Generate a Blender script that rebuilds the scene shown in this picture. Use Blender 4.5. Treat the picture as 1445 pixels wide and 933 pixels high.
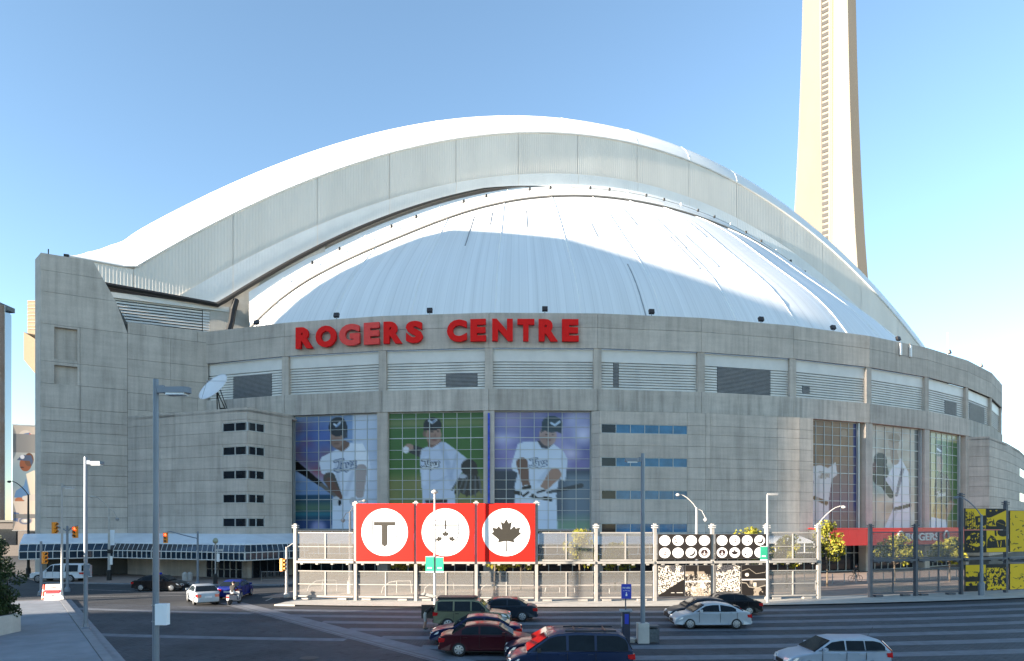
import bpy, bmesh, math, random
import numpy as np
from mathutils import Vector, Matrix
R = math.radians
sin, cos, pi = math.sin, math.cos, math.pi
rnd = random.Random(7)
for o in list(bpy.data.objects): bpy.data.objects.remove(o)
scene = bpy.context.scene
col = scene.collection

# ------------------------------------------------------------------ camera, sky, sun, exposure
F, HZ, CX, EYE = 950.0, 740.0, 722.5, 6.0          # focal length and horizon in photograph pixels, eye height
cam_d = bpy.data.cameras.new('camera'); cam = bpy.data.objects.new('camera', cam_d); col.objects.link(cam)
cam.location = (0, 0, EYE); cam.rotation_euler = (R(90), 0, 0)
cam_d.sensor_width = 36; cam_d.lens = 36 * F / 1445; cam_d.shift_y = (HZ - 466.5) / 1445
cam_d.clip_end = 6000; cam_d.clip_start = .1
scene.camera = cam
SUN_EL = R(9.5); SUN_H = Vector((-.905, -.425, 0)).normalized()
w = bpy.data.worlds.new('World'); scene.world = w; w.use_nodes = True
nt = w.node_tree; sky = nt.nodes.new('ShaderNodeTexSky'); sky.sky_type = 'NISHITA'; sky.sun_disc = False
sky.sun_elevation = SUN_EL; sky.sun_rotation = math.atan2(SUN_H.x, SUN_H.y)
sky.air_density = .8; sky.dust_density = .0; sky.ozone_density = 1.6; sky.altitude = 0
bg = nt.nodes['Background']; hs = nt.nodes.new('ShaderNodeHueSaturation'); hs.inputs['Hue'].default_value = .495; hs.inputs['Saturation'].default_value = .97; nt.links.new(sky.outputs[0], hs.inputs['Color']); nt.links.new(hs.outputs[0], bg.inputs[0]); bg.inputs[1].default_value = .085
sd = bpy.data.lights.new('sun', 'SUN'); sd.energy = 5.0; sd.angle = R(.5); sd.color = (1, .86, .70)
so = bpy.data.objects.new('sun', sd); col.objects.link(so)
ray = Vector((-SUN_H.x * cos(SUN_EL), -SUN_H.y * cos(SUN_EL), -sin(SUN_EL)))
so.rotation_euler = ray.to_track_quat('-Z', 'Y').to_euler()
scene.view_settings.view_transform = 'Standard'; scene.view_settings.look = 'None'
scene.view_settings.exposure = 2.48; scene.view_settings.gamma = 1; scene.view_settings.use_curve_mapping = False
scene.render.engine = 'CYCLES'

# ------------------------------------------------------------------ helpers
def G(px, py, z=0.0):                                # photograph pixel -> point on the level z
    Y = F * (EYE - z) / (py - HZ); return Vector(((px - CX) / F * Y, Y, z))
def XY(px, Y): return Vector(((px - CX) / F * Y, Y))
def ZP(py, Y): return EYE + (HZ - py) / F * Y

class MB:
    def __init__(s): s.v = []; s.f = []; s.m = []; s.cur = 0
    def add(s, vs, fs):
        b = len(s.v); s.v += [tuple(v) for v in vs]; s.f += [tuple(b + i for i in f) for f in fs]; s.m += [s.cur] * len(fs)
    def hexa(s, p):                                  # 4 bottom, 4 top (ccw from above)
        s.add(p, [(3, 2, 1, 0), (4, 5, 6, 7), (0, 1, 5, 4), (1, 2, 6, 5), (2, 3, 7, 6), (3, 0, 4, 7)])
    def box(s, c, size, rz=0, M=None):
        hx, hy, hz = size[0] / 2, size[1] / 2, size[2] / 2
        ps = [Vector((x, y, z)) for z in (-hz, hz) for x, y in ((-hx, -hy), (hx, -hy), (hx, hy), (-hx, hy))]
        m = M or Matrix.Rotation(rz, 3, 'Z'); c = Vector(c)
        s.hexa([m @ p + c for p in ps])
    def prism(s, poly, z0, z1):
        n = len(poly); s.add([(x, y, z0) for x, y in poly] + [(x, y, z1) for x, y in poly],
            [tuple(range(n - 1, -1, -1)), tuple(range(n, 2 * n))] + [(i, (i + 1) % n, n + (i + 1) % n, n + i) for i in range(n)])
    def plate(s, poly, fn, th):                      # poly of (a,b); fn(a,b,depth)->3d; front at depth 0
        n = len(poly); s.add([fn(a, b, 0) for a, b in poly] + [fn(a, b, th) for a, b in poly],
            [tuple(range(n)), tuple(range(2 * n - 1, n - 1, -1))] + [((i + 1) % n, i, n + i, n + (i + 1) % n) for i in range(n)])
    def tube(s, path, r, n=8, caps=True):
        path = [Vector(p) for p in path]; rr = r if isinstance(r, (list, tuple)) else [r] * len(path)
        rings = []; up = Vector((0, 0, 1)); prev = None
        for i, p in enumerate(path):
            d = (path[min(i + 1, len(path) - 1)] - path[max(i - 1, 0)]).normalized()
            a = prev - d * prev.dot(d) if prev is not None else (d.cross(up) if abs(d.z) < .95 else d.cross(Vector((1, 0, 0))))
            a.normalize(); prev = a; b = d.cross(a)
            rings.append([p + (a * cos(2 * pi * k / n) + b * sin(2 * pi * k / n)) * rr[i] for k in range(n)])
        vs = [q for ring in rings for q in ring]; fs = []
        for i in range(len(path) - 1):
            for k in range(n): fs.append((i * n + k, i * n + (k + 1) % n, (i + 1) * n + (k + 1) % n, (i + 1) * n + k))
        if caps: fs += [tuple(range(n - 1, -1, -1)), tuple((len(path) - 1) * n + k for k in range(n))]
        s.add(vs, fs)
    def lathe(s, prof, n=16, M=None, c=(0, 0, 0)):
        c = Vector(c); vs = []
        for r, z in prof:
            for k in range(n):
                p = Vector((r * cos(2 * pi * k / n), r * sin(2 * pi * k / n), z)); vs.append((M @ p if M else p) + c)
        fs = [(i * n + k, i * n + (k + 1) % n, (i + 1) * n + (k + 1) % n, (i + 1) * n + k) for i in range(len(prof) - 1) for k in range(n)]
        fs += [tuple(range(n - 1, -1, -1)), tuple((len(prof) - 1) * n + k for k in range(n))]
        s.add(vs, fs)
    def grid(s, pts, nu, nv):                        # pts[v*nu+u]
        s.add(pts, [(j * nu + i, j * nu + i + 1, (j + 1) * nu + i + 1, (j + 1) * nu + i) for j in range(nv - 1) for i in range(nu - 1)])
    def build(s, name, mat, parent=None, smooth=False, recalc=False):
        me = bpy.data.meshes.new(name); me.from_pydata(s.v, [], s.f)
        for m in (mat if isinstance(mat, (list, tuple)) else [mat]): me.materials.append(m)
        if len(me.materials) > 1: me.polygons.foreach_set('material_index', s.m)
        if recalc:
            bm = bmesh.new(); bm.from_mesh(me); bmesh.ops.recalc_face_normals(bm, faces=bm.faces); bm.to_mesh(me); bm.free()
        if smooth: me.polygons.foreach_set('use_smooth', [True] * len(me.polygons))
        return link(name, me, parent)
def link(name, me, parent=None):
    o = bpy.data.objects.new(name, me); col.objects.link(o)
    if parent: o.parent = parent
    return o
def tag(o, label=None, cat=None, group=None, kind=None):
    for k, v in (('label', label), ('category', cat), ('group', group), ('kind', kind)):
        if v: o[k] = v
    return o
def empty(name, loc=(0, 0, 0), rz=0, **kw):
    o = bpy.data.objects.new(name, None); col.objects.link(o); o.location = loc; o.rotation_euler = (0, 0, rz)
    o.empty_display_size = .2; return tag(o, **kw)
KIDS = {}
def copy_tree(o, parent=None):
    c = o.copy(); col.objects.link(c); c.parent = parent
    for ch in o.children: copy_tree(ch, c)
    return c

# ------------------------------------------------------------------ materials
def lin(c): return tuple((x / 12.92 if x <= .04045 else ((x + .055) / 1.055) ** 2.4) for x in c)
def new_mat(name):
    m = bpy.data.materials.new(name); m.use_nodes = True
    return m, m.node_tree, m.node_tree.nodes['Principled BSDF']
def N(nt, typ, **kw):
    n = nt.nodes.new(typ)
    for k, v in kw.items():
        if k in ('operation', 'blend_type', 'data_type', 'gradient_type', 'attribute_name', 'wave_type', 'bands_direction', 'feature', 'distance'): setattr(n, k, v)
        else: n.inputs[k].default_value = v
    return n
def mat(name, c, rough=.6, metal=0, var=.12, scale=2.0, bump=0, bscale=None, coat=0, stretch=(1, 1, 1), emit=0, objvar=0, spec=.5):
    m, nt, b = new_mat(name); L = nt.links.new
    b.inputs['Roughness'].default_value = rough; b.inputs['Metallic'].default_value = metal
    b.inputs['Coat Weight'].default_value = coat; b.inputs['Specular IOR Level'].default_value = spec
    if coat: b.inputs['Coat Roughness'].default_value = .04
    geo = N(nt, 'ShaderNodeNewGeometry'); vm = N(nt, 'ShaderNodeVectorMath', operation='MULTIPLY'); vm.inputs[1].default_value = stretch
    L(geo.outputs['Position'], vm.inputs[0])
    no = N(nt, 'ShaderNodeTexNoise', Scale=scale, Detail=5, Roughness=.6); L(vm.outputs[0], no.inputs['Vector'])
    mr = N(nt, 'ShaderNodeMapRange'); mr.inputs[1].default_value = .3; mr.inputs[2].default_value = .7
    mr.inputs[3].default_value = 1 - var; mr.inputs[4].default_value = 1 + var; L(no.outputs[0], mr.inputs[0])
    mx = N(nt, 'ShaderNodeVectorMath', operation='SCALE'); mx.inputs[0].default_value = c[:3]; L(mr.outputs[0], mx.inputs['Scale'])
    out = mx.outputs[0]
    if objvar:
        oi = N(nt, 'ShaderNodeObjectInfo'); m2 = N(nt, 'ShaderNodeMapRange'); m2.inputs[3].default_value = 1 - objvar; m2.inputs[4].default_value = 1 + objvar
        L(oi.outputs['Random'], m2.inputs[0]); s2 = N(nt, 'ShaderNodeVectorMath', operation='SCALE'); L(out, s2.inputs[0]); L(m2.outputs[0], s2.inputs['Scale']); out = s2.outputs[0]
    L(out, b.inputs['Base Color'])
    if bump:
        n2 = N(nt, 'ShaderNodeTexNoise', Scale=bscale or scale * 6, Detail=4); L(vm.outputs[0], n2.inputs['Vector'])
        bp = N(nt, 'ShaderNodeBump', Strength=bump, Distance=.05); L(n2.outputs[0], bp.inputs['Height']); L(bp.outputs[0], b.inputs['Normal'])
    if emit: b.inputs['Emission Color'].default_value = (*c[:3], 1); b.inputs['Emission Strength'].default_value = emit
    return m
def concrete(name, c, streak=.24, var=.10):
    m, nt, b = new_mat(name); L = nt.links.new; b.inputs['Roughness'].default_value = .85; b.inputs['Specular IOR Level'].default_value = .25
    geo = N(nt, 'ShaderNodeNewGeometry')
    def noise(st, sc, d, lo, hi, a, bb):
        vm = N(nt, 'ShaderNodeVectorMath', operation='MULTIPLY'); vm.inputs[1].default_value = st; L(geo.outputs['Position'], vm.inputs[0])
        no = N(nt, 'ShaderNodeTexNoise', Scale=sc, Detail=d, Roughness=.62); L(vm.outputs[0], no.inputs['Vector'])
        mr = N(nt, 'ShaderNodeMapRange'); mr.inputs[1].default_value = lo; mr.inputs[2].default_value = hi; mr.inputs[3].default_value = a; mr.inputs[4].default_value = bb
        L(no.outputs[0], mr.inputs[0]); return mr.outputs[0]
    def mul(x, y):
        q = N(nt, 'ShaderNodeMath', operation='MULTIPLY'); L(x, q.inputs[0]); L(y, q.inputs[1]); return q.outputs[0]
    f = noise((1, 1, 1), .35, 6, .3, .7, 1 - var, 1 + var)
    f = mul(f, noise((1, 1, .07), 1.6, 5, .42, .75, 1.04, 1 - streak))
    f = mul(f, noise((1, 1, 1), 7, 4, .3, .7, .95, 1.05))
    f = mul(f, noise((.3, .3, 2.2), .8, 3, .35, .7, 1.05, .93))
    oi = N(nt, 'ShaderNodeObjectInfo'); m2 = N(nt, 'ShaderNodeMapRange'); m2.inputs[3].default_value = .93; m2.inputs[4].default_value = 1.07; L(oi.outputs['Random'], m2.inputs[0])
    f = mul(f, m2.outputs[0])
    mx = N(nt, 'ShaderNodeVectorMath', operation='SCALE'); mx.inputs[0].default_value = c; L(f, mx.inputs['Scale']); L(mx.outputs[0], b.inputs['Base Color'])
    n2 = N(nt, 'ShaderNodeTexNoise', Scale=5, Detail=5); L(geo.outputs['Position'], n2.inputs['Vector'])
    bp = N(nt, 'ShaderNodeBump', Strength=.25, Distance=.03); L(n2.outputs[0], bp.inputs['Height']); L(bp.outputs[0], b.inputs['Normal'])
    return m
M = {}
M['conc'] = concrete('weathered_concrete', (.48, .428, .372))
M['conc_beam'] = concrete('stained_concrete', (.48, .432, .378), streak=.38, var=.12)
M['conc_dark'] = concrete('joint_concrete', (.12, .117, .11))
M['conc_light'] = concrete('pale_concrete', (.43, .41, .37), streak=.1, var=.1)
M['sidewalk'] = mat('sidewalk_concrete', (.19, .21, .235), .9, var=.15, scale=.8, bump=.3, objvar=.05)
M['kerb'] = mat('kerb_concrete', (.20, .21, .225), .9, var=.15, scale=1.5)
M['white_metal'] = mat('white_painted_metal', (.66, .645, .61), .5, var=.07, scale=.6, objvar=.03)
M['louver'] = mat('grey_white_louver', (.66, .63, .575), .6, var=.12, scale=.5, stretch=(1, 1, .3), objvar=.06)
M['vent'] = mat('dark_vent', (.05, .05, .05), .7)
M['vent_slat'] = mat('vent_slat', (.26, .27, .28), .6)
M['arch_face'] = mat('cream_corrugated_metal', (.73, .68, .605), .55, var=.07, scale=.25, stretch=(1, 1, .25), objvar=.045)
M['arch_strip'] = mat('white_corrugated_metal', (.72, .73, .72), .55, var=.06, scale=.3, objvar=.04)
M['black'] = mat('black_rubber', (.012, .012, .012), .6)
M['roof_white'] = mat('white_roof_membrane', (.78, .775, .755), .5, var=.05, scale=.2, stretch=(1, 1, 1))
M['frame'] = mat('aluminium_frame', (.40, .42, .42), .4, .3, var=.06)
M['glass_dark'] = mat('dark_glass', (.010, .014, .020), .07, var=.4, scale=.5, spec=.4)
M['glass_blue'] = mat('blue_tinted_glass', (.03, .14, .26), .08, var=.3, scale=.6, spec=.45)
M['glass_canopy'] = mat('canopy_glass', (.012, .03, .05), .06, var=.5, scale=.9, spec=.8)
M['canopy_white'] = mat('canopy_white_sheet', (.72, .76, .80), .4, var=.08, scale=.7)
M['letter_red'] = mat('sign_red', (.72, .014, .012), .6, var=.05, spec=.12)
M['letter_red2'] = mat('sign_red_lit_faded', (.75, .075, .065), .6, var=.08, spec=.15)  # paler red: light painted into two rim letters; also the price sign marks
M['red'] = mat('red_board', (.60, .010, .005), .55, var=.06, scale=.7, spec=.2)
M['canopy_red'] = mat('red_canopy', (.55, .014, .012), .4, var=.06, scale=.8)
M['white'] = mat('white_print', (.80, .80, .78), .5, var=.03)
M['print_black'] = mat('black_print', (.022, .018, .012), .5, var=.1, scale=3)
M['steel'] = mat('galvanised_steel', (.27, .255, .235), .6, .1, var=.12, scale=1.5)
M['steel_dark'] = mat('dark_shaded_steel', (.075, .085, .105), .5, .2, var=.12)  # dark paint; on the right fence run the tone carries the shade
M['pole_blue'] = mat('grey_blue_painted_pole', (.165, .195, .235), .42, .3, var=.1, scale=1)
M['pole_white'] = mat('pale_lamp_post', (.36, .35, .335), .6, .0, var=.1)
M['pole_conc'] = mat('concrete_lamp_post', (.40, .38, .35), .8, var=.15)
M['signal'] = mat('signal_yellow', (.80, .27, .012), .5, var=.05)
M['lens_red'] = mat('lit_red_lens', (1, .06, .02), .3, emit=1.6)
M['lens_dark'] = mat('dark_lens', (.02, .02, .015), .2)
M['green_sign'] = mat('green_sign', (.03, .36, .20), .4, var=.05)
M['blue_sign'] = mat('blue_sign', (.008, .035, .40), .35, var=.05)
M['dish'] = mat('dish_white', (.75, .76, .78), .45, var=.03)
M['asphalt'] = mat('asphalt', (.052, .054, .058), .88, var=.25, scale=.35, bump=.3, bscale=25, spec=.2)
M['stripe'] = mat('pale_paver_band', (.145, .158, .178), .85, var=.2, scale=1.4, bump=.2, bscale=20, spec=.25)
M['brick_plaza'] = mat('reddish_plaza_paving', (.29, .215, .175), .85, var=.18, scale=.9)
M['apron'] = mat('pale_concrete_apron', (.40, .375, .33), .9, var=.14, scale=.9, bump=.25)
M['rubber'] = mat('tyre_rubber', (.018, .018, .018), .8)
M['rim'] = mat('alloy_rim', (.40, .41, .42), .35, .6, var=.05)
M['car_glass'] = mat('car_glass', (.014, .02, .026), .05, var=.2, spec=.28)
bpy.data.materials['car_glass'].node_tree.nodes['Principled BSDF'].inputs['IOR'].default_value = 1.22
M['trim'] = mat('black_trim', (.015, .015, .016), .45)
M['lamp_red'] = mat('tail_lamp', (.42, .006, .006), .12, coat=.6)
M['lamp_clear'] = mat('head_lamp', (.62, .64, .66), .1, coat=.8)
M['lamp_amber'] = mat('amber_lamp', (.75, .22, .01), .2)
M['plate'] = mat('number_plate', (.6, .6, .62), .4)
M['skin'] = mat('skin', (.42, .24, .17), .6, var=.05)
M['hair'] = mat('dark_hair', (.02, .014, .01), .7)
M['cloth_black'] = mat('black_cloth', (.016, .016, .017), .9)
M['cloth_khaki'] = mat('khaki_cloth', (.36, .34, .31), .9)
M['cloth_light'] = mat('pale_cloth', (.45, .46, .48), .9)
M['shoe'] = mat('shoe', (.06, .05, .05), .7)
M['bark'] = mat('bark', (.11, .085, .06), .9, var=.25, scale=8)
M['soil'] = mat('soil', (.04, .03, .02), .95)
M['cn'] = mat('tower_concrete', (.165, .15, .124), .85, var=.06, scale=.08, stretch=(1, 1, .3))
M['cn_dark'] = mat('tower_recess', (.022, .022, .022), .7, var=.2, scale=.2)
M['beige'] = mat('beige_cladding', (.22, .165, .105), .8, var=.06)
M['condo'] = mat('condo_glass', (.03, .055, .075), .06, var=.5, scale=.15, spec=1)
M['condo_slab'] = mat('condo_slab', (.085, .095, .105), .7)
M['shade_wall'] = mat('shade_block_wall', (.32, .29, .26), .8, var=.1, scale=.1)
M['cone'] = mat('cone_orange', (.80, .05, .015), .5)
def leafmat(name, c1, c2, trans=.25):
    m, nt, b = new_mat(name); L = nt.links.new
    geo = N(nt, 'ShaderNodeNewGeometry'); cr = N(nt, 'ShaderNodeValToRGB'); no = N(nt, 'ShaderNodeTexNoise', Scale=1.3, Detail=3)
    L(geo.outputs['Position'], no.inputs['Vector']); ad = N(nt, 'ShaderNodeMath', operation='ADD'); mu = N(nt, 'ShaderNodeMath', operation='MULTIPLY'); mu.inputs[1].default_value = .5
    L(geo.outputs['Random Per Island'], mu.inputs[0]); L(mu.outputs[0], ad.inputs[0]); L(no.outputs[0], ad.inputs[1])
    sb = N(nt, 'ShaderNodeMath', operation='SUBTRACT'); sb.inputs[1].default_value = .25; L(ad.outputs[0], sb.inputs[0]); L(sb.outputs[0], cr.inputs[0])
    cr.color_ramp.elements[0].color = (*c1, 1); cr.color_ramp.elements[1].color = (*c2, 1); cr.color_ramp.elements[0].position = .2; cr.color_ramp.elements[1].position = .8
    L(cr.outputs[0], b.inputs['Base Color']); b.inputs['Roughness'].default_value = .6; b.inputs['Specular IOR Level'].default_value = .3
    tr = N(nt, 'ShaderNodeBsdfTranslucent'); L(cr.outputs[0], tr.inputs['Color']); mx = N(nt, 'ShaderNodeMixShader'); mx.inputs[0].default_value = trans
    L(b.outputs[0], mx.inputs[1]); L(tr.outputs[0], mx.inputs[2]); L(mx.outputs[0], nt.nodes['Material Output'].inputs['Surface']); return m
M['leaf_yellow'] = leafmat('yellow_green_leaf', (.13, .15, .02), (.34, .30, .035), .35)
M['leaf_dark'] = leafmat('dark_evergreen_leaf', (.012, .028, .010), (.05, .075, .025), .15)
def meshscreen(name, c, alpha):                      # woven wire screen: part of the light goes through
    m, nt, b = new_mat(name); L = nt.links.new; b.inputs['Base Color'].default_value = (*c, 1); b.inputs['Roughness'].default_value = .6
    tr = N(nt, 'ShaderNodeBsdfTransparent'); mx = N(nt, 'ShaderNodeMixShader'); mx.inputs[0].default_value = alpha
    L(tr.outputs[0], mx.inputs[1]); L(b.outputs[0], mx.inputs[2]); L(mx.outputs[0], nt.nodes['Material Output'].inputs['Surface']); return m
M['screen'] = meshscreen('fence_wire_screen', (.19, .18, .165), .34)
def printed(name, rough=.3, spec=.5):
    m, nt, b = new_mat(name); at = N(nt, 'ShaderNodeAttribute', attribute_name='print'); nt.links.new(at.outputs['Color'], b.inputs['Base Color'])
    b.inputs['Roughness'].default_value = rough; b.inputs['Specular IOR Level'].default_value = spec; return m
M['film'] = printed('printed_window_film', .22, .22); M['vinyl'] = printed('printed_vinyl', .6, .3)
def paver_mat():
    m, nt, b = new_mat('dark_paver_lot'); L = nt.links.new; b.inputs['Roughness'].default_value = .8; b.inputs['Specular IOR Level'].default_value = .3
    geo = N(nt, 'ShaderNodeNewGeometry'); br = N(nt, 'ShaderNodeTexBrick', Scale=1.0); L(geo.outputs['Position'], br.inputs['Vector'])
    br.inputs['Color1'].default_value = (.050, .055, .065, 1); br.inputs['Color2'].default_value = (.065, .070, .081, 1); br.inputs['Mortar'].default_value = (.022, .024, .03, 1)
    br.inputs['Mortar Size'].default_value = .012; br.inputs['Brick Width'].default_value = .30; br.inputs['Row Height'].default_value = .15
    no = N(nt, 'ShaderNodeTexNoise', Scale=.3, Detail=6); L(geo.outputs['Position'], no.inputs['Vector']); mr = N(nt, 'ShaderNodeMapRange')
    mr.inputs[1].default_value = .3; mr.inputs[2].default_value = .7; mr.inputs[3].default_value = .68; mr.inputs[4].default_value = 1.3; L(no.outputs[0], mr.inputs[0])
    n3 = N(nt, 'ShaderNodeTexNoise', Scale=2.2, Detail=5); L(geo.outputs['Position'], n3.inputs['Vector']); m3 = N(nt, 'ShaderNodeMapRange')
    m3.inputs[1].default_value = .56; m3.inputs[2].default_value = .72; m3.inputs[3].default_value = 1; m3.inputs[4].default_value = .5; L(n3.outputs[0], m3.inputs[0])
    q = N(nt, 'ShaderNodeMath', operation='MULTIPLY'); L(mr.outputs[0], q.inputs[0]); L(m3.outputs[0], q.inputs[1])
    sc = N(nt, 'ShaderNodeVectorMath', operation='SCALE'); L(br.outputs['Color'], sc.inputs[0]); L(q.outputs[0], sc.inputs['Scale']); L(sc.outputs[0], b.inputs['Base Color'])
    bp = N(nt, 'ShaderNodeBump', Strength=.35, Distance=.01); L(br.outputs['Fac'], bp.inputs['Height']); bp.invert = True; L(bp.outputs[0], b.inputs['Normal']); return m
M['pavers'] = paver_mat()
def dome_mat():                                       # dirt runs down the slope: stretched along the meridians
    m, nt, b = new_mat('streaked_dome_membrane'); L = nt.links.new; b.inputs['Roughness'].default_value = .5; b.inputs['Specular IOR Level'].default_value = .35
    tc = N(nt, 'ShaderNodeTexCoord'); gr = N(nt, 'ShaderNodeTexGradient', gradient_type='RADIAL'); L(tc.outputs['Object'], gr.inputs[0])
    ln = N(nt, 'ShaderNodeVectorMath', operation='LENGTH'); L(tc.outputs['Object'], ln.inputs[0])
    def layer(ka, kr, sc, lo, hi, a, bb):
        x = N(nt, 'ShaderNodeMath', operation='MULTIPLY'); x.inputs[1].default_value = ka; L(gr.outputs['Fac'], x.inputs[0])
        y = N(nt, 'ShaderNodeMath', operation='MULTIPLY'); y.inputs[1].default_value = kr; L(ln.outputs['Value'], y.inputs[0])
        cb = N(nt, 'ShaderNodeCombineXYZ'); L(x.outputs[0], cb.inputs[0]); L(y.outputs[0], cb.inputs[1])
        no = N(nt, 'ShaderNodeTexNoise', Scale=sc, Detail=4); L(cb.outputs[0], no.inputs['Vector'])
        mr = N(nt, 'ShaderNodeMapRange'); mr.inputs[1].default_value = lo; mr.inputs[2].default_value = hi; mr.inputs[3].default_value = a; mr.inputs[4].default_value = bb; L(no.outputs[0], mr.inputs[0]); return mr.outputs[0]
    a = layer(420, .05, 1, .38, .7, 1.02, .90); c = layer(1500, .02, 1, .45, .72, 1.0, .92); d = layer(60, .08, 1, .3, .7, 1.03, .95)
    # fine standing seams every third of a degree
    x = N(nt, 'ShaderNodeMath', operation='MULTIPLY'); x.inputs[1].default_value = 54 * 9; L(gr.outputs['Fac'], x.inputs[0])
    fr = N(nt, 'ShaderNodeMath', operation='FRACT'); L(x.outputs[0], fr.inputs[0]); lt = N(nt, 'ShaderNodeMath', operation='LESS_THAN'); lt.inputs[1].default_value = .07; L(fr.outputs[0], lt.inputs[0])
    ms = N(nt, 'ShaderNodeMapRange'); ms.inputs[3].default_value = 1; ms.inputs[4].default_value = .88; L(lt.outputs[0], ms.inputs[0])
    def mul(p, q):
        k = N(nt, 'ShaderNodeMath', operation='MULTIPLY'); L(p, k.inputs[0]); L(q, k.inputs[1]); return k.outputs[0]
    f = mul(mul(mul(a, c), d), ms.outputs[0]); sc = N(nt, 'ShaderNodeVectorMath', operation='SCALE'); sc.inputs[0].default_value = (.77, .77, .765); L(f, sc.inputs['Scale']); L(sc.outputs[0], b.inputs['Base Color'])
    return m
M['dome'] = dome_mat()

def text_mesh(s, size, extrude, bold=0.0, align='CENTER'):
    cu = bpy.data.curves.new('text', 'FONT'); cu.body = s; cu.size = size; cu.extrude = extrude; cu.offset = bold; cu.align_x = align; cu.resolution_u = 4
    ob = bpy.data.objects.new('text', cu); col.objects.link(ob)
    me = bpy.data.meshes.new_from_object(ob.evaluated_get(bpy.context.evaluated_depsgraph_get()))
    bpy.data.objects.remove(ob); return me
def put_text(name, s, size, extrude, M4, mat_, parent, bold=0.0, fit=None):
    me = text_mesh(s, size, extrude, bold); vs = [v.co.copy() for v in me.vertices]
    x0, x1 = min(v.x for v in vs), max(v.x for v in vs); y0, y1 = min(v.y for v in vs), max(v.y for v in vs)
    fx, fy = fit if fit else (x1 - x0, y1 - y0)
    for v in me.vertices:
        v.co = M4 @ Vector(((v.co.x - (x0 + x1) / 2) / (x1 - x0) * fx, (v.co.y - (y0 + y1) / 2) / (y1 - y0) * fy, v.co.z))
    me.materials.clear(); me.materials.append(mat_); return link(name, me, parent)
def frame(o, right, up, nrm):                         # 4x4 with columns right, up, normal
    m = Matrix.Identity(4)
    for i, v in enumerate((right, up, nrm)): m[0][i], m[1][i], m[2][i] = v
    m[0][3], m[1][3], m[2][3] = o; return m

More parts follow.
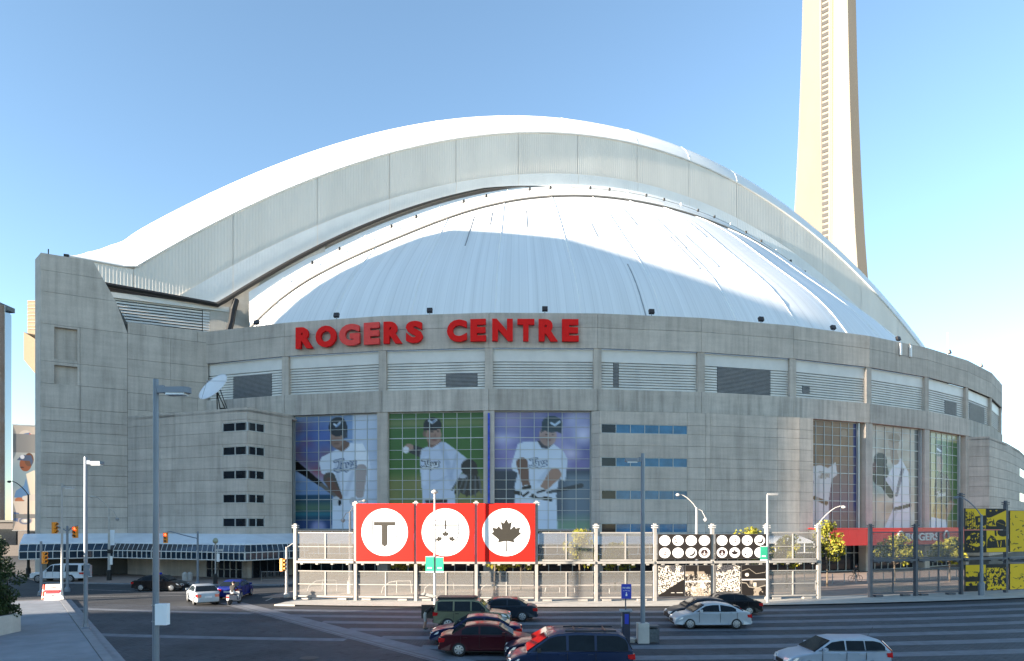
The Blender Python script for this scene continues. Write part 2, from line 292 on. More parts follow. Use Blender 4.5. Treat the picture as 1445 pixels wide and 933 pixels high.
# ------------------------------------------------------------------ printed pictures (flat print on panes and boards)
class Canvas:
    def __init__(s, x0, y0, x1, y1, W=300, H=420, base=(1, 1, 1), seed=1):
        s.b = (x0, y0, x1, y1); s.W, s.H = W, H
        s.X, s.Y = np.meshgrid(x0 + (np.arange(W) + .5) / W * (x1 - x0), y0 + (np.arange(H) + .5) / H * (y1 - y0))
        s.c = np.ones((H, W, 3)) * np.array(base); s.r = np.random.RandomState(seed)
    def put(s, m, c, a=1.0): k = (m * a)[..., None]; s.c = s.c * (1 - k) + np.array(c) * k
    def ell(s, cx, cy, rx, ry, c, a=1., rot=0, soft=0):
        dx, dy = s.X - cx, s.Y - cy; u = dx * cos(rot) + dy * sin(rot); v = -dx * sin(rot) + dy * cos(rot); d = np.sqrt((u / rx) ** 2 + (v / ry) ** 2)
        s.put(np.clip((1 + soft - d) / (2 * soft), 0, 1) if soft else (d < 1).astype(float), c, a)
    def poly(s, pts, c, a=1.):
        m = np.zeros(s.X.shape, bool); n = len(pts)
        for i in range(n):
            (xa, ya), (xb, yb) = pts[i], pts[(i + 1) % n]
            if ya == yb: continue
            m ^= ((ya > s.Y) != (yb > s.Y)) & (s.X < (xb - xa) * (s.Y - ya) / (yb - ya) + xa)
        s.put(m.astype(float), c, a)
    def cap(s, p, q, r0, r1, c, a=1.):
        px, py = p; dx, dy = q[0] - px, q[1] - py; L = dx * dx + dy * dy + 1e-9
        t = np.clip(((s.X - px) * dx + (s.Y - py) * dy) / L, 0, 1); s.put((np.hypot(s.X - px - t * dx, s.Y - py - t * dy) < r0 + (r1 - r0) * t).astype(float), c, a)
    def line(s, pts, r, c, a=1.):
        for p, q in zip(pts[:-1], pts[1:]): s.cap(p, q, r, r, c, a)
    def blobs(s, n, cols, rmin, rmax, a=.6, ylim=(0, 1), xlim=(0, 1)):
        x0, y0, x1, y1 = s.b
        for i in range(n):
            s.ell(x0 + (x1 - x0) * s.r.uniform(*xlim), y0 + (y1 - y0) * s.r.uniform(*ylim), s.r.uniform(rmin, rmax), s.r.uniform(rmin, rmax), cols[s.r.randint(len(cols))], a, s.r.uniform(0, 3), .8)
    def noise(s, sc, oct=4):
        out = np.zeros((s.H, s.W)); amp = 1; tot = 0
        for o in range(oct):
            n = int(sc * 2 ** o) + 2; g = s.r.rand(n, n); yy = np.linspace(0, n - 1.001, s.H); xx = np.linspace(0, n - 1.001, s.W)
            yi, xi = yy.astype(int), xx.astype(int); fy, fx = (yy - yi)[:, None], (xx - xi)[None]
            out += amp * ((g[yi][:, xi] * (1 - fx) + g[yi][:, xi + 1] * fx) * (1 - fy) + (g[yi + 1][:, xi] * (1 - fx) + g[yi + 1][:, xi + 1] * fx) * fy); tot += amp; amp *= .55
        return out / tot
    def script(s, x, y, h, ang, dark, light):         # the jersey wordmark as slanted strokes
        strokes = [[(.55, 0), (.5, .7), (.3, 1), (.05, .85)], [(1.0, .45), (.8, .45), (.72, .75), (.9, .8), (1.02, .5), (1.05, .82)],
                   [(1.25, .45), (1.3, .75), (1.5, .72)], [(1.58, .42), (1.45, 1.0), (1.2, 1.15)], [(2.05, .42), (1.85, .5), (2.0, .65), (1.95, .8), (1.75, .8)], [(.0, .05), (.8, .0)], [(.4, 1.02), (1.1, .95), (2.1, .9)]]
        for c, r in ((dark, .15), (light, .065)):
            for st in strokes:
                q = [((px + (1 - py) * .25) * h, py * h) for px, py in st]
                s.line([(x + a * cos(ang) - b * sin(ang), y + a * sin(ang) + b * cos(ang)) for a, b in q], r * h, c)
    def shade(s, pts, c, w_, a):                      # soft folds
        for p, q in zip(pts[:-1], pts[1:]):
            for k in range(3): s.cap(p, q, w_ * (1 - k * .25), w_ * (1 - k * .25), c, a)
    def blur(s, n=1):
        for _ in range(n):
            p = np.pad(s.c, ((1, 1), (1, 1), (0, 0)), 'edge'); s.c = (p[1:-1, 1:-1] * 2 + p[:-2, 1:-1] + p[2:, 1:-1] + p[1:-1, :-2] + p[1:-1, 2:]) / 6
    def at(s, u, v):                                  # linear colour at u right, v down
        u = np.clip(u * s.W - .5, 0, s.W - 1.001); v = np.clip(v * s.H - .5, 0, s.H - 1.001); i, j = u.astype(int), v.astype(int); fu, fv = (u - i)[:, None], (v - j)[:, None]
        i2, j2 = np.minimum(i + 1, s.W - 1), np.minimum(j + 1, s.H - 1)
        c = np.clip((s.c[j, i] * (1 - fu) + s.c[j, i2] * fu) * (1 - fv) + (s.c[j2, i] * (1 - fu) + s.c[j2, i2] * fu) * fv, 0, 1)
        return np.where(c <= .04045, c / 12.92, ((c + .055) / 1.055) ** 2.4)
def print_mesh(name, cv, u0, u1, v0, v1, nx, ny, fn, th, mat_, parent):
    # front grid carries the print; a rim and back give the pane its thickness. fn(u, v, depth)
    uu = np.repeat(np.linspace(u0, u1, nx)[None], ny, 0).ravel(); vv = np.repeat(np.linspace(v0, v1, ny)[:, None], nx, 1).ravel()
    vs = [tuple(fn(a, b, 0)) for a, b in zip(uu, vv)]; n = len(vs)
    fs = [(j * nx + i, (j + 1) * nx + i, (j + 1) * nx + i + 1, j * nx + i + 1) for j in range(ny - 1) for i in range(nx - 1)]
    vs += [tuple(fn(a, b, th)) for a, b in ((u0, v0), (u1, v0), (u1, v1), (u0, v1))]
    c = [0, nx - 1, n - 1, n - nx]
    for k in range(4): fs.append((c[k], c[(k + 1) % 4], n + (k + 1) % 4, n + k))
    fs.append((n, n + 1, n + 2, n + 3))
    me = bpy.data.meshes.new(name); me.from_pydata(vs, [], fs); me.materials.append(mat_)
    cl = np.ones((n + 4, 4)); cl[:n, :3] = cv.at(uu, vv); cl[n:, :3] = .2
    at = me.color_attributes.new('print', 'FLOAT_COLOR', 'POINT'); at.data.foreach_set('color', cl.ravel())
    return link(name, me, parent)

SK = (.62, .47, .40); SKD = (.45, .32, .27); JW = (.80, .84, .90); JS = (.66, .71, .79); NV = (.10, .13, .18)
def pic_batter():
    c = Canvas(48, 55, 662, 895, base=(.42, .55, .74), seed=3)
    c.put((c.X > 470).astype(float), (.72, .77, .85)); c.blobs(20, [(.66, .24, .27), (.25, .38, .70), (.62, .70, .84), (.20, .30, .58), (.45, .35, .45)], 30, 90, .75, (0, .55), (0, .42))
    c.blobs(6, [(.8, .84, .9), (.62, .69, .8)], 40, 120, .5, (0, 1), (.6, 1)); c.put((c.Y > 640) * (c.X < 320), (.12, .27, .38), .9); c.put(np.exp(-((c.Y - 735) / 40) ** 2) * (c.X < 330), (.40, .52, .35), .7)
    c.put(np.exp(-((c.Y - 785) / 16) ** 2) * (c.X < 330), (.16, .50, .58), .7); c.put((c.Y > 830) * (c.X < 320), (.20, .28, .50), .8); c.ell(220, 880, 50, 45, (.62, .62, .80), .8, 0, .4)
    c.blur(6)
    c.poly([(330, 320), (245, 360), (225, 400), (240, 480), (290, 505), (345, 510), (370, 660), (325, 700), (318, 900), (640, 900), (560, 700), (600, 450), (575, 330), (520, 268), (440, 262)], JW)
    c.poly([(480, 270), (540, 265), (575, 340), (580, 455), (485, 455)], (.86, .88, .91)); c.shade([(350, 420), (380, 650)], JS, 14, .25); c.shade([(470, 480), (420, 640)], JS, 18, .25)
    c.cap((300, 520), (370, 660), 46, 26, (.36, .33, .30)); c.cap((300, 540), (375, 660), 28, 22, SKD); c.cap((530, 460), (520, 640), 42, 30, (.66, .60, .58))
    c.cap((20, 395), (240, 565), 34, 16, (.10, .09, .09)); c.cap((240, 565), (350, 655), 14, 11, (.42, .40, .37)); c.ell(350, 690, 30, 36, (.75, .77, .8)); c.ell(375, 700, 12, 22, (.15, .16, .18)); c.ell(470, 690, 24, 30, (.7, .72, .76))
    c.poly([(318, 240), (345, 300), (395, 328), (440, 290), (450, 262), (410, 240)], SKD); c.ell(355, 225, 50, 72, SK); c.ell(345, 255, 38, 40, SKD, .5, 0, .4); c.ell(352, 262, 20, 6, (.35, .22, .2), .7)
    c.ell(362, 140, 66, 72, NV); c.poly([(294, 150), (310, 185), (400, 180), (428, 225), (432, 130)], NV); c.ell(412, 195, 16, 34, (.2, .22, .26)); c.line([(335, 120), (355, 135), (378, 108)], 7, (.75, .80, .86)); c.line([(350, 140), (375, 120)], 5, (.45, .60, .80))
    c.script(322, 395, 75, -.16, (.28, .36, .50), (.75, .78, .82)); c.blur(1); return c
def pic_pitcher():
    c = Canvas(50, 75, 880, 1107, base=(.20, .40, .14), seed=5)
    c.put(np.exp(-((c.Y - 165) / 40) ** 2), (.50, .50, .30), .9); c.put(np.clip((c.Y - 590) / 90, 0, 1), (.52, .48, .28), .95); c.put(c.noise(6), (.14, .42, .10), .35); c.blur(8)
    c.cap((225, 385), (340, 430), 36, 44, (.12, .14, .18)); c.ell(225, 380, 42, 32, SK); c.ell(198, 402, 30, 30, (.80, .82, .86))
    c.poly([(330, 400), (385, 375), (500, 330), (545, 340), (640, 410), (760, 510), (680, 610), (620, 720), (640, 1110), (335, 1110), (345, 850), (325, 600), (325, 450)], (.68, .74, .84))
    c.shade([(500, 350), (560, 520), (600, 700)], (.56, .63, .75), 26, .25); c.shade([(380, 480), (360, 700)], (.78, .83, .9), 24, .25); c.shade([(430, 700), (560, 640)], (.58, .65, .77), 12, .3); c.shade([(640, 450), (590, 640)], (.55, .62, .74), 16, .3)
    c.cap((745, 560), (760, 610), 70, 62, (.09, .11, .15)); c.ell(745, 715, 105, 95, (.15, .17, .20))
    for k in range(11): c.cap((670 + k * 16, 640), (600 + k * 25, 760 + 9 * (k % 3) * 3), 6, 9, (.10, .12, .14) if k % 2 else (.30, .34, .38))
    c.ell(690, 640, 36, 20, (.62, .66, .72)); c.poly([(385, 290), (390, 380), (430, 385), (510, 330), (500, 280)], SKD); c.ell(440, 270, 66, 92, SK); c.ell(425, 300, 50, 40, SKD, .35, 0, .5); c.ell(360, 260, 14, 30, SKD)
    c.ell(425, 243, 14, 6, (.25, .2, .2)); c.ell(478, 240, 13, 6, (.25, .2, .2)); c.ell(447, 318, 26, 7, (.50, .30, .28)); c.poly([(452, 245), (464, 285), (444, 285)], SKD, .7)
    c.ell(430, 175, 76, 60, (.09, .12, .15)); c.poly([(354, 180), (350, 235), (515, 215), (505, 165)], (.08, .10, .14)); c.line([(400, 145), (425, 165), (462, 138)], 10, (.70, .76, .82)); c.line([(430, 160), (455, 145)], 5, (.3, .42, .6))
    c.script(325, 495, 72, -.07, (.10, .14, .22), (.80, .84, .88)); c.poly([(365, 850), (560, 845), (560, 875), (370, 880)], (.10, .12, .16)); c.blur(1); return c
def pic_swing():
    c = Canvas(22, 60, 722, 905, base=(.40, .42, .66), seed=8)
    c.blobs(26, [(.50, .42, .68), (.62, .62, .82), (.35, .38, .62), (.72, .74, .88), (.55, .48, .60)], 40, 100, .55, (0, .5)); c.ell(100, 250, 90, 30, (.80, .80, .92), .7, 0, .9); c.ell(670, 230, 60, 50, (.85, .86, .95), .8, 0, .9); c.ell(585, 360, 55, 40, (.84, .80, .88), .7, 0, .9)
    c.put(np.clip((c.Y - 460) / 30, 0, 1), (.16, .22, .28), .92); c.put(np.clip((c.Y - 470) / 60, 0, 1) * np.clip((c.X - 430) / 150, 0, 1), (.40, .50, .58), .85); c.put(np.clip((c.Y - 780) / 90, 0, 1) * (c.X > 440), (.45, .60, .48), .9); c.blur(8)
    c.poly([(205, 290), (250, 275), (345, 272), (460, 290), (530, 340), (562, 400), (545, 560), (500, 540), (480, 660), (490, 910), (175, 910), (180, 700), (190, 640), (180, 600), (205, 500), (165, 480), (160, 440)], (.74, .80, .88))
    c.shade([(260, 470), (250, 620)], (.62, .69, .79), 18, .3); c.shade([(430, 470), (360, 560)], (.62, .69, .79), 18, .3); c.shade([(330, 720), (330, 900)], (.62, .69, .8), 10, .3)
    c.cap((235, 430), (265, 590), 42, 26, SKD); c.cap((470, 510), (395, 600), 46, 28, SK); c.cap((190, 640), (440, 690), 14, 14, (.14, .16, .18)); c.cap((420, 640), (660, 590), 10, 16, (.20, .23, .26), .85)
    c.ell(270, 630, 40, 46, (.75, .79, .84)); c.cap((245, 610), (290, 600), 12, 12, (.1, .12, .15)); c.cap((245, 665), (280, 640), 8, 8, (.1, .12, .15)); c.ell(365, 640, 42, 38, (.74, .78, .83)); c.line([(345, 640), (395, 625)], 7, (.12, .14, .18))
    c.poly([(345, 270), (375, 320), (420, 325), (460, 290), (440, 265)], (.22, .24, .30)); c.ell(420, 230, 62, 76, (.66, .55, .52)); c.ell(400, 260, 45, 44, SKD, .35, 0, .5); c.ell(428, 265, 18, 5, (.45, .30, .30)); c.ell(410, 222, 10, 5, (.3, .22, .22)); c.ell(455, 225, 9, 5, (.3, .22, .22))
    c.ell(450, 148, 74, 60, (.20, .28, .33)); c.poly([(370, 210), (380, 130), (525, 140), (515, 215), (430, 178)], (.19, .26, .31)); c.line([(445, 140), (470, 155), (505, 130)], 8, (.66, .76, .86)); c.script(280, 402, 58, -.10, (.22, .30, .44), (.74, .80, .86)); c.blur(1); return c
def pic_throw():
    c = Canvas(22, 50, 410, 820, base=(.60, .47, .34), seed=11); c.put(np.clip((c.Y - 250) / 400, 0, 1) * (c.X > 185), (.46, .37, .45), .9); c.put((c.X > 385).astype(float), (.12, .16, .46), .9); c.put(np.clip((c.Y - 640) / 100, 0, 1) * (c.X > 180), (.52, .42, .38), .8)
    c.blobs(8, [(.68, .55, .40), (.50, .38, .30)], 30, 90, .4, (0, .4)); c.cap((255, 330), (330, 100), 22, 14, (.60, .46, .33)); c.ell(312, 130, 26, 26, (.66, .55, .44)); c.poly([(22, 480), (75, 470), (60, 660), (22, 700)], (.45, .33, .38)); c.blur(5)
    c.poly([(20, 440), (70, 375), (130, 365), (185, 385), (245, 340), (258, 430), (215, 460), (190, 620), (190, 820), (20, 820), (60, 640), (72, 480), (30, 500)], (.80, .78, .78)); c.ell(160, 320, 42, 56, (.58, .44, .33)); c.ell(150, 285, 44, 34, (.56, .43, .30))
    c.script(110, 415, 38, 0, (.55, .48, .42), (.74, .68, .62)); c.cap((80, 600), (170, 635), 14, 16, (.50, .38, .26)); c.shade([(110, 460), (100, 780)], (.70, .68, .68), 14, .3); c.blur(1); return c
def pic_pair():
    c = Canvas(490, 100, 865, 830, base=(.70, .66, .60), seed=14); c.blobs(44, [(.80, .78, .74), (.58, .50, .42), (.40, .52, .54), (.78, .66, .56), (.52, .46, .46), (.70, .78, .80)], 20, 70, .7); c.put((c.X > 835).astype(float), (.24, .26, .28), .8); c.blur(4)
    c.ell(585, 350, 48, 58, (.16, .17, .20)); c.cap((585, 410), (590, 470), 55, 60, (.15, .14, .17)); c.cap((600, 480), (660, 590), 40, 22, (.14, .14, .17)); c.ell(545, 400, 18, 40, (.38, .24, .26)); c.poly([(690, 350), (735, 320), (790, 420), (800, 660), (800, 830), (610, 830), (680, 680), (690, 590), (625, 480)], (.76, .77, .82))
    c.cap((745, 400), (700, 590), 12, 10, (.42, .40, .48)); c.ell(680, 220, 40, 62, (.62, .52, .45)); c.cap((680, 280), (690, 340), 26, 30, (.58, .48, .42)); c.ell(685, 180, 44, 34, (.55, .45, .36)); c.cap((690, 690), (800, 660), 13, 13, (.26, .20, .22)); c.shade([(700, 700), (660, 820)], (.64, .65, .72), 12, .35)
    c.cap((640, 480), (690, 560), 18, 12, (.70, .70, .76)); c.blur(1); return c
def pic_stretch():
    c = Canvas(945, 160, 1185, 840, base=(.62, .60, .40), seed=17); c.put((c.X > 1020) * (c.Y > 215), (.16, .38, .12), .95); c.put(np.clip((c.Y - 250) / 500, 0, 1) * (c.X < 1020), (.70, .58, .36), .8); c.put((c.Y > 780) * (c.X > 1100), (.55, .42, .30), .8); c.blur(6)
    c.poly([(1020, 480), (1045, 440), (1080, 440), (1120, 470), (1145, 640), (1100, 700), (1015, 690), (1010, 560)], (.14, .15, .20)); c.cap((1140, 660), (1090, 760), 22, 20, (.52, .38, .32)); c.ell(1050, 720, 46, 70, (.45, .32, .18)); c.ell(1040, 740, 26, 40, (.60, .44, .22)); c.poly([(990, 760), (1100, 780), (1110, 840), (960, 840)], (.70, .74, .84))
    c.ell(1050, 375, 26, 66, (.55, .40, .36)); c.ell(1048, 285, 24, 44, (.10, .11, .18)); c.line([(1035, 275), (1060, 290)], 7, (.75, .78, .84)); c.script(1015, 585, 36, -.22, (.14, .15, .22), (.72, .74, .80)); c.blur(1); return c
def pic_side_banner():
    c = Canvas(65, 60, 245, 860, W=200, H=600, base=(.70, .66, .62), seed=19); c.put(np.clip((c.Y - 180) / 200, 0, 1) * np.clip((640 - c.Y) / 120, 0, 1), (.45, .55, .60), .85); c.put(np.clip((c.Y - 620) / 120, 0, 1), (.80, .72, .65), .9); c.blur(6)
    c.ell(158, 150, 54, 56, (.78, .74, .70)); c.poly([(108, 150), (150, 120), (195, 110), (180, 150), (150, 180), (120, 165)], (.35, .45, .60)); c.poly([(130, 148), (170, 128), (175, 150), (145, 170)], (.85, .84, .84)); c.poly([(185, 115), (210, 128), (190, 140)], (.85, .25, .15)); c.line([(85, 235), (235, 245)], 6, (.80, .78, .74))
    c.poly([(165, 430), (225, 400), (250, 420), (250, 860), (180, 860), (150, 640), (200, 600)], (.84, .79, .72)); c.poly([(75, 610), (90, 560), (150, 520), (165, 460), (180, 540), (190, 590), (150, 620)], (.33, .48, .64)); c.ell(115, 632, 34, 22, (.66, .42, .30)); c.cap((150, 615), (220, 610), 16, 26, (.80, .76, .72)); c.poly([(65, 640), (180, 640), (175, 790), (65, 740)], (.82, .76, .70))
    c.ell(160, 355, 44, 55, (.48, .28, .19)); c.ell(185, 320, 34, 52, (.36, .24, .18)); c.poly([(95, 325), (130, 285), (200, 285), (215, 330), (205, 370), (190, 330)], (.24, .30, .40)); c.ell(135, 300, 16, 16, (.75, .76, .8)); c.ell(135, 380, 14, 4, (.2, .12, .1)); c.poly([(68, 720), (110, 730), (118, 800), (68, 790)], (.38, .45, .58))
    c.ell(155, 785, 54, 34, (.72, .66, .64)); c.ell(155, 790, 46, 26, (.45, .47, .54)); c.ell(155, 790, 30, 16, (.80, .76, .72)); c.ell(155, 788, 12, 10, (.9, .88, .85)); c.line([(105, 760), (155, 745), (205, 760)], 9, (.75, .36, .25)); c.blur(1); return c

# ------------------------------------------------------------------ stadium plan
C = Vector((1.52, 182.61)); RR, TH, PH = 106.4, .11639, -.271776
def V(k, off=0):                                      # corner k of the many-sided ring
    a = PH + k * TH; return C + Vector((sin(a), -cos(a))) * (RR + off)
class Wall:
    def __init__(s, P0, P1, out=0):
        s.d = (P1 - P0).normalized(); s.n = Vector((s.d.y, -s.d.x)); s.P = P0 + s.n * out; s.L = (P1 - P0).length
    def pt(s, a, z, dep=0): q = s.P + s.d * a - s.n * dep; return Vector((q.x, q.y, z))
    def box(s, mb, a0, a1, z0, z1, d0, d1):
        mb.hexa([s.pt(a0, z0, d0), s.pt(a1, z0, d0), s.pt(a1, z0, d1), s.pt(a0, z0, d1), s.pt(a0, z1, d0), s.pt(a1, z1, d0), s.pt(a1, z1, d1), s.pt(a0, z1, d1)])
    def piece(s, name, m, parent, a0, a1, z0, z1, d0=0, d1=.3, gap=.02):
        b = MB(); s.box(b, a0 + gap, a1 - gap, z0 + gap, z1 - gap, d0, d1); return b.build(name, m, parent)
    def at_px(s, px):                                 # distance along the wall where a pixel column meets it
        u = (px - CX) / F; return (u * s.P.y - s.P.x) / (s.d.x - u * s.d.y)
    def frame(s, a, z, dep=0): return frame(s.pt(a, z, dep), Vector((s.d.x, s.d.y, 0)), Vector((0, 0, 1)), Vector((s.n.x, s.n.y, 0)))
stadium = empty('stadium', (C.x, C.y, 0), label='huge round concrete stadium with white domed roof and printed player windows', cat='stadium')
class Off:                                            # parts are written in world coordinates, the stadium's empty stands at its centre
    pass
SP = []                                               # stadium parts to re-base at the end
def part(o): SP.append(o); return o
Z_RIM, Z_FAS, Z_LOU, Z_BEAM, Z_BAY = 30.0, 26.0, 24.9, 21.4, 18.9
K0, K1 = -1, 14
random.seed(4)
for k in range(K0, K1):
    W = Wall(V(k), V(k + 1)); L = W.L
    fp = part(W.piece('fascia_wall', M['conc_dark'], None, 0, L, Z_FAS + .1, Z_RIM - .1, .12, .6, 0))
    zj = 28.35
    W.piece('fascia_panel', M['conc'], fp, 0, L, zj, Z_RIM, 0, .12, .018)
    if k % 2: W.piece('fascia_panel', M['conc'], fp, 0, L, Z_FAS, zj, 0, .12, .018)
    else:
        W.piece('fascia_panel', M['conc'], fp, 0, L * .5, Z_FAS, zj, 0, .12, .012); W.piece('fascia_panel', M['conc'], fp, L * .5, L, Z_FAS, zj, 0, .12, .012)
    part(W.piece('ring_beam', M['conc_beam'], None, 0, L, Z_BAY, Z_BEAM, -.05, .9, .02))
    # louvre band: white head panel, real slats, columns at the corners
    lb = part(W.piece('louver_band', M['vent'], None, .1, L - .1, Z_BEAM, Z_FAS, .75, .8, 0))
    W.piece('head_panel', M['white_metal'], lb, .42, L - .42, Z_LOU - .35, Z_FAS, .42, .55, .01)
    vents = {-1: [(325, 380, 21.5, 24.1)], 1: [(628, 673, 21.7, 23.3)], 3: [(867, 875, 21.6, 24.5)], 4: [(1015, 1091, 21.5, 24.5)], 5: [(1136, 1147, 21.9, 22.9)], 7: [(1338, 1355, 21.6, 23.5)], 8: [(1373, 1394, 21.5, 24.3)]}.get(k, [])
    ivs = [(W.at_px(a), W.at_px(b), za, zb) for a, b, za, zb in vents]
    sl = MB(); vb = MB(); z = Z_BEAM + .05; dz = .31
    while z < Z_LOU - .4:
        cuts = [(.42, L - .42)]
        for a, b, za, zb in ivs:
            if za - .1 <= z and z + dz <= zb + .2:
                cuts = [(c0, a) for c0, c1 in cuts] + [(b, c1) for c0, c1 in cuts]
                for q in (0, .155): sl2 = vb; vb.hexa([W.pt(a + .05, z + q, .44), W.pt(b - .05, z + q, .44), W.pt(b - .05, z + q + .02, .6), W.pt(a + .05, z + q + .02, .6), W.pt(a + .05, z + q + .09, .42), W.pt(b - .05, z + q + .09, .42), W.pt(b - .05, z + q + .11, .58), W.pt(a + .05, z + q + .11, .58)])
        for c0, c1 in cuts:
            if c1 - c0 < .1: continue
            p = lambda a, zz, d: W.pt(a, zz, d)
            sl.hexa([p(c0, z, .42), p(c1, z, .42), p(c1, z + .02, .62), p(c0, z + .02, .62), p(c0, z + dz - .045, .54), p(c1, z + dz - .045, .54), p(c1, z + dz - .03, .66), p(c0, z + dz - .03, .66)])
        z += dz
    tag(sl.build('louver_slats', M['louver'], lb), kind='stuff')
    if vb.v: tag(vb.build('vent_slats', M['vent_slat'], lb), kind='stuff')
for k in range(K0, K1 + 1):                           # columns on the corners
    a = PH + k * TH; t = Vector((cos(a), sin(a))); W = Wall(V(k) - t * .45, V(k) + t * .45)
    part(W.piece('column', M['conc'], None, 0, .9, Z_BEAM, Z_FAS, .08, .9, 0))

# printed window bays --------------------------------------------------------
def bay(W, a0, a1, cv, rows, ncol, z_top, dep, seed):
    cv.c = cv.c * .78 + cv.c.mean(axis=2, keepdims=True) * .22; fr = MB(); wd = .065; rr = random.Random(seed)
    zs = [z_top]
    for h in rows: zs.append(zs[-1] - h)
    w0 = (a1 - a0) / ncol
    root = MB(); W.box(root, a0 - .05, a1 + .05, zs[-1] - .1, z_top + .1, dep + .14, dep + .3); root = part(root.build('banner_window', M['vent'], None))
    for j in range(ncol + 1): W.box(fr, a0 + j * w0 - wd / 2, a0 + j * w0 + wd / 2, zs[-1], z_top, dep - .05, dep + .1)
    for j, z in enumerate(zs):
        h = .09 if j % 3 == 0 else .045; W.box(fr, a0, a1, z - h / 2, z + h / 2, dep - .04, dep + .09)
    fr.build('mullion_grid', M['frame'], root)
    H = z_top - zs[-1]
    for i in range(len(rows)):
        for j in range(ncol):
            tx, tz = rr.uniform(-.006, .006), rr.uniform(-.008, .008)
            def fn(u, v, d, i=i, j=j, tx=tx, tz=tz):
                return W.pt(a0 + u * (a1 - a0), z_top - v * H, dep + .03 + d + tx * (u * ncol - j - .5) + tz * (v - .5))
            print_mesh('pane', cv, j / ncol, (j + 1) / ncol, (z_top - zs[i]) / H, (z_top - zs[i + 1]) / H, 13, 11, fn, .05, M['film'], root)
    return root
ROWS = [.7, 1.02, 1.22] + [1.35, 1.07, 1.07] * 3
bays = [(0, 413, 533, pic_batter, 7), (1, 547, 683, pic_pitcher, 7), (2, 694.5, 833.5, pic_swing, 7), (5, 1144, 1213.5, pic_throw, 6), (6, 1229, 1302, pic_pair, 6), (7, 1311.5, 1357, pic_stretch, 6)]
for n, (k, pa, pb, pic, nc) in enumerate(bays):
    W = Wall(V(k), V(k + 1)); a0, a1 = W.at_px(pa), W.at_px(pb)
    bay(W, a0, a1, pic(), ROWS, nc, Z_BAY - .05, .55, n)
    for ja, jb in ((a0 - .35, a0 - .07), (a1 + .07, a1 + .3)): part(W.piece('jamb', M['frame'], None, ja, jb, 5, Z_BAY, .3, .9, 0))
for k in (0, 1, 2, 3, 6, 7, 8):                       # tall columns between the bays
    a = PH + k * TH; t = Vector((cos(a), sin(a))); W = Wall(V(k) - t * .62, V(k) + t * .62)
    part(W.piece('bay_column', M['conc'], None, 0, 1.24, 0, Z_BAY, .05, 1.1, 0))
W = Wall(V(2), V(3)); pv = MB(); W.box(pv, -.12, .12, 7.5, 18.6, -.12, 0); part(pv.build('pennant', mat('blue_pennant', (.02, .06, .42), .6, var=.5, scale=3), None))

# glazed ground floor behind the plaza, with doors, piers and a canopy
for k in range(0, 10):
    W = Wall(V(k), V(k + 1)); L = W.L
    gl = part(W.piece('storefront', M['glass_dark'], None, 0, L, 0, 5.2, 1.2, 1.4, 0))
    fr = MB(); n = 9
    for j in range(n + 1): W.box(fr, j * L / n - .05, j * L / n + .05, 0, 5.2, 1.12, 1.19)
    for z in (.05, 2.3, 3.6): W.box(fr, 0, L, z, z + .09, 1.13, 1.18)
    fr.build('mullion_grid', M['frame'], gl)
    if k < 5 or k > 7:
        cp = MB(); W2 = Wall(V(k, 3.4), V(k + 1, 3.4)); q = lambda W_, a, z, d=0: W_.pt(a, z, d)
        cp.hexa([q(W2, 0, 3.9), q(W2, W2.L, 3.9), q(W, L, 4.8, .1), q(W, 0, 4.8, .1), q(W2, 0, 4.0), q(W2, W2.L, 4.0), q(W, L, 4.95, .1), q(W, 0, 4.95, .1)])
        co = part(cp.build('canopy', M['canopy_white'], None)); g2 = MB(); W2.box(g2, 0, W2.L, 2.75, 3.88, .05, .1); g2.build('canopy_glazing', M['glass_canopy'], co)
        g3 = MB()
        for j in range(11): W2.box(g3, j * W2.L / 10 - .04, j * W2.L / 10 + .04, 2.7, 3.9, -.02, .12)
        W2.box(g3, 0, W2.L, 2.68, 2.78, -.03, .13); W2.box(g3, 0, W2.L, 3.8, 3.9, -.03, .13); g3.build('canopy_frame', M['white_metal'], co)

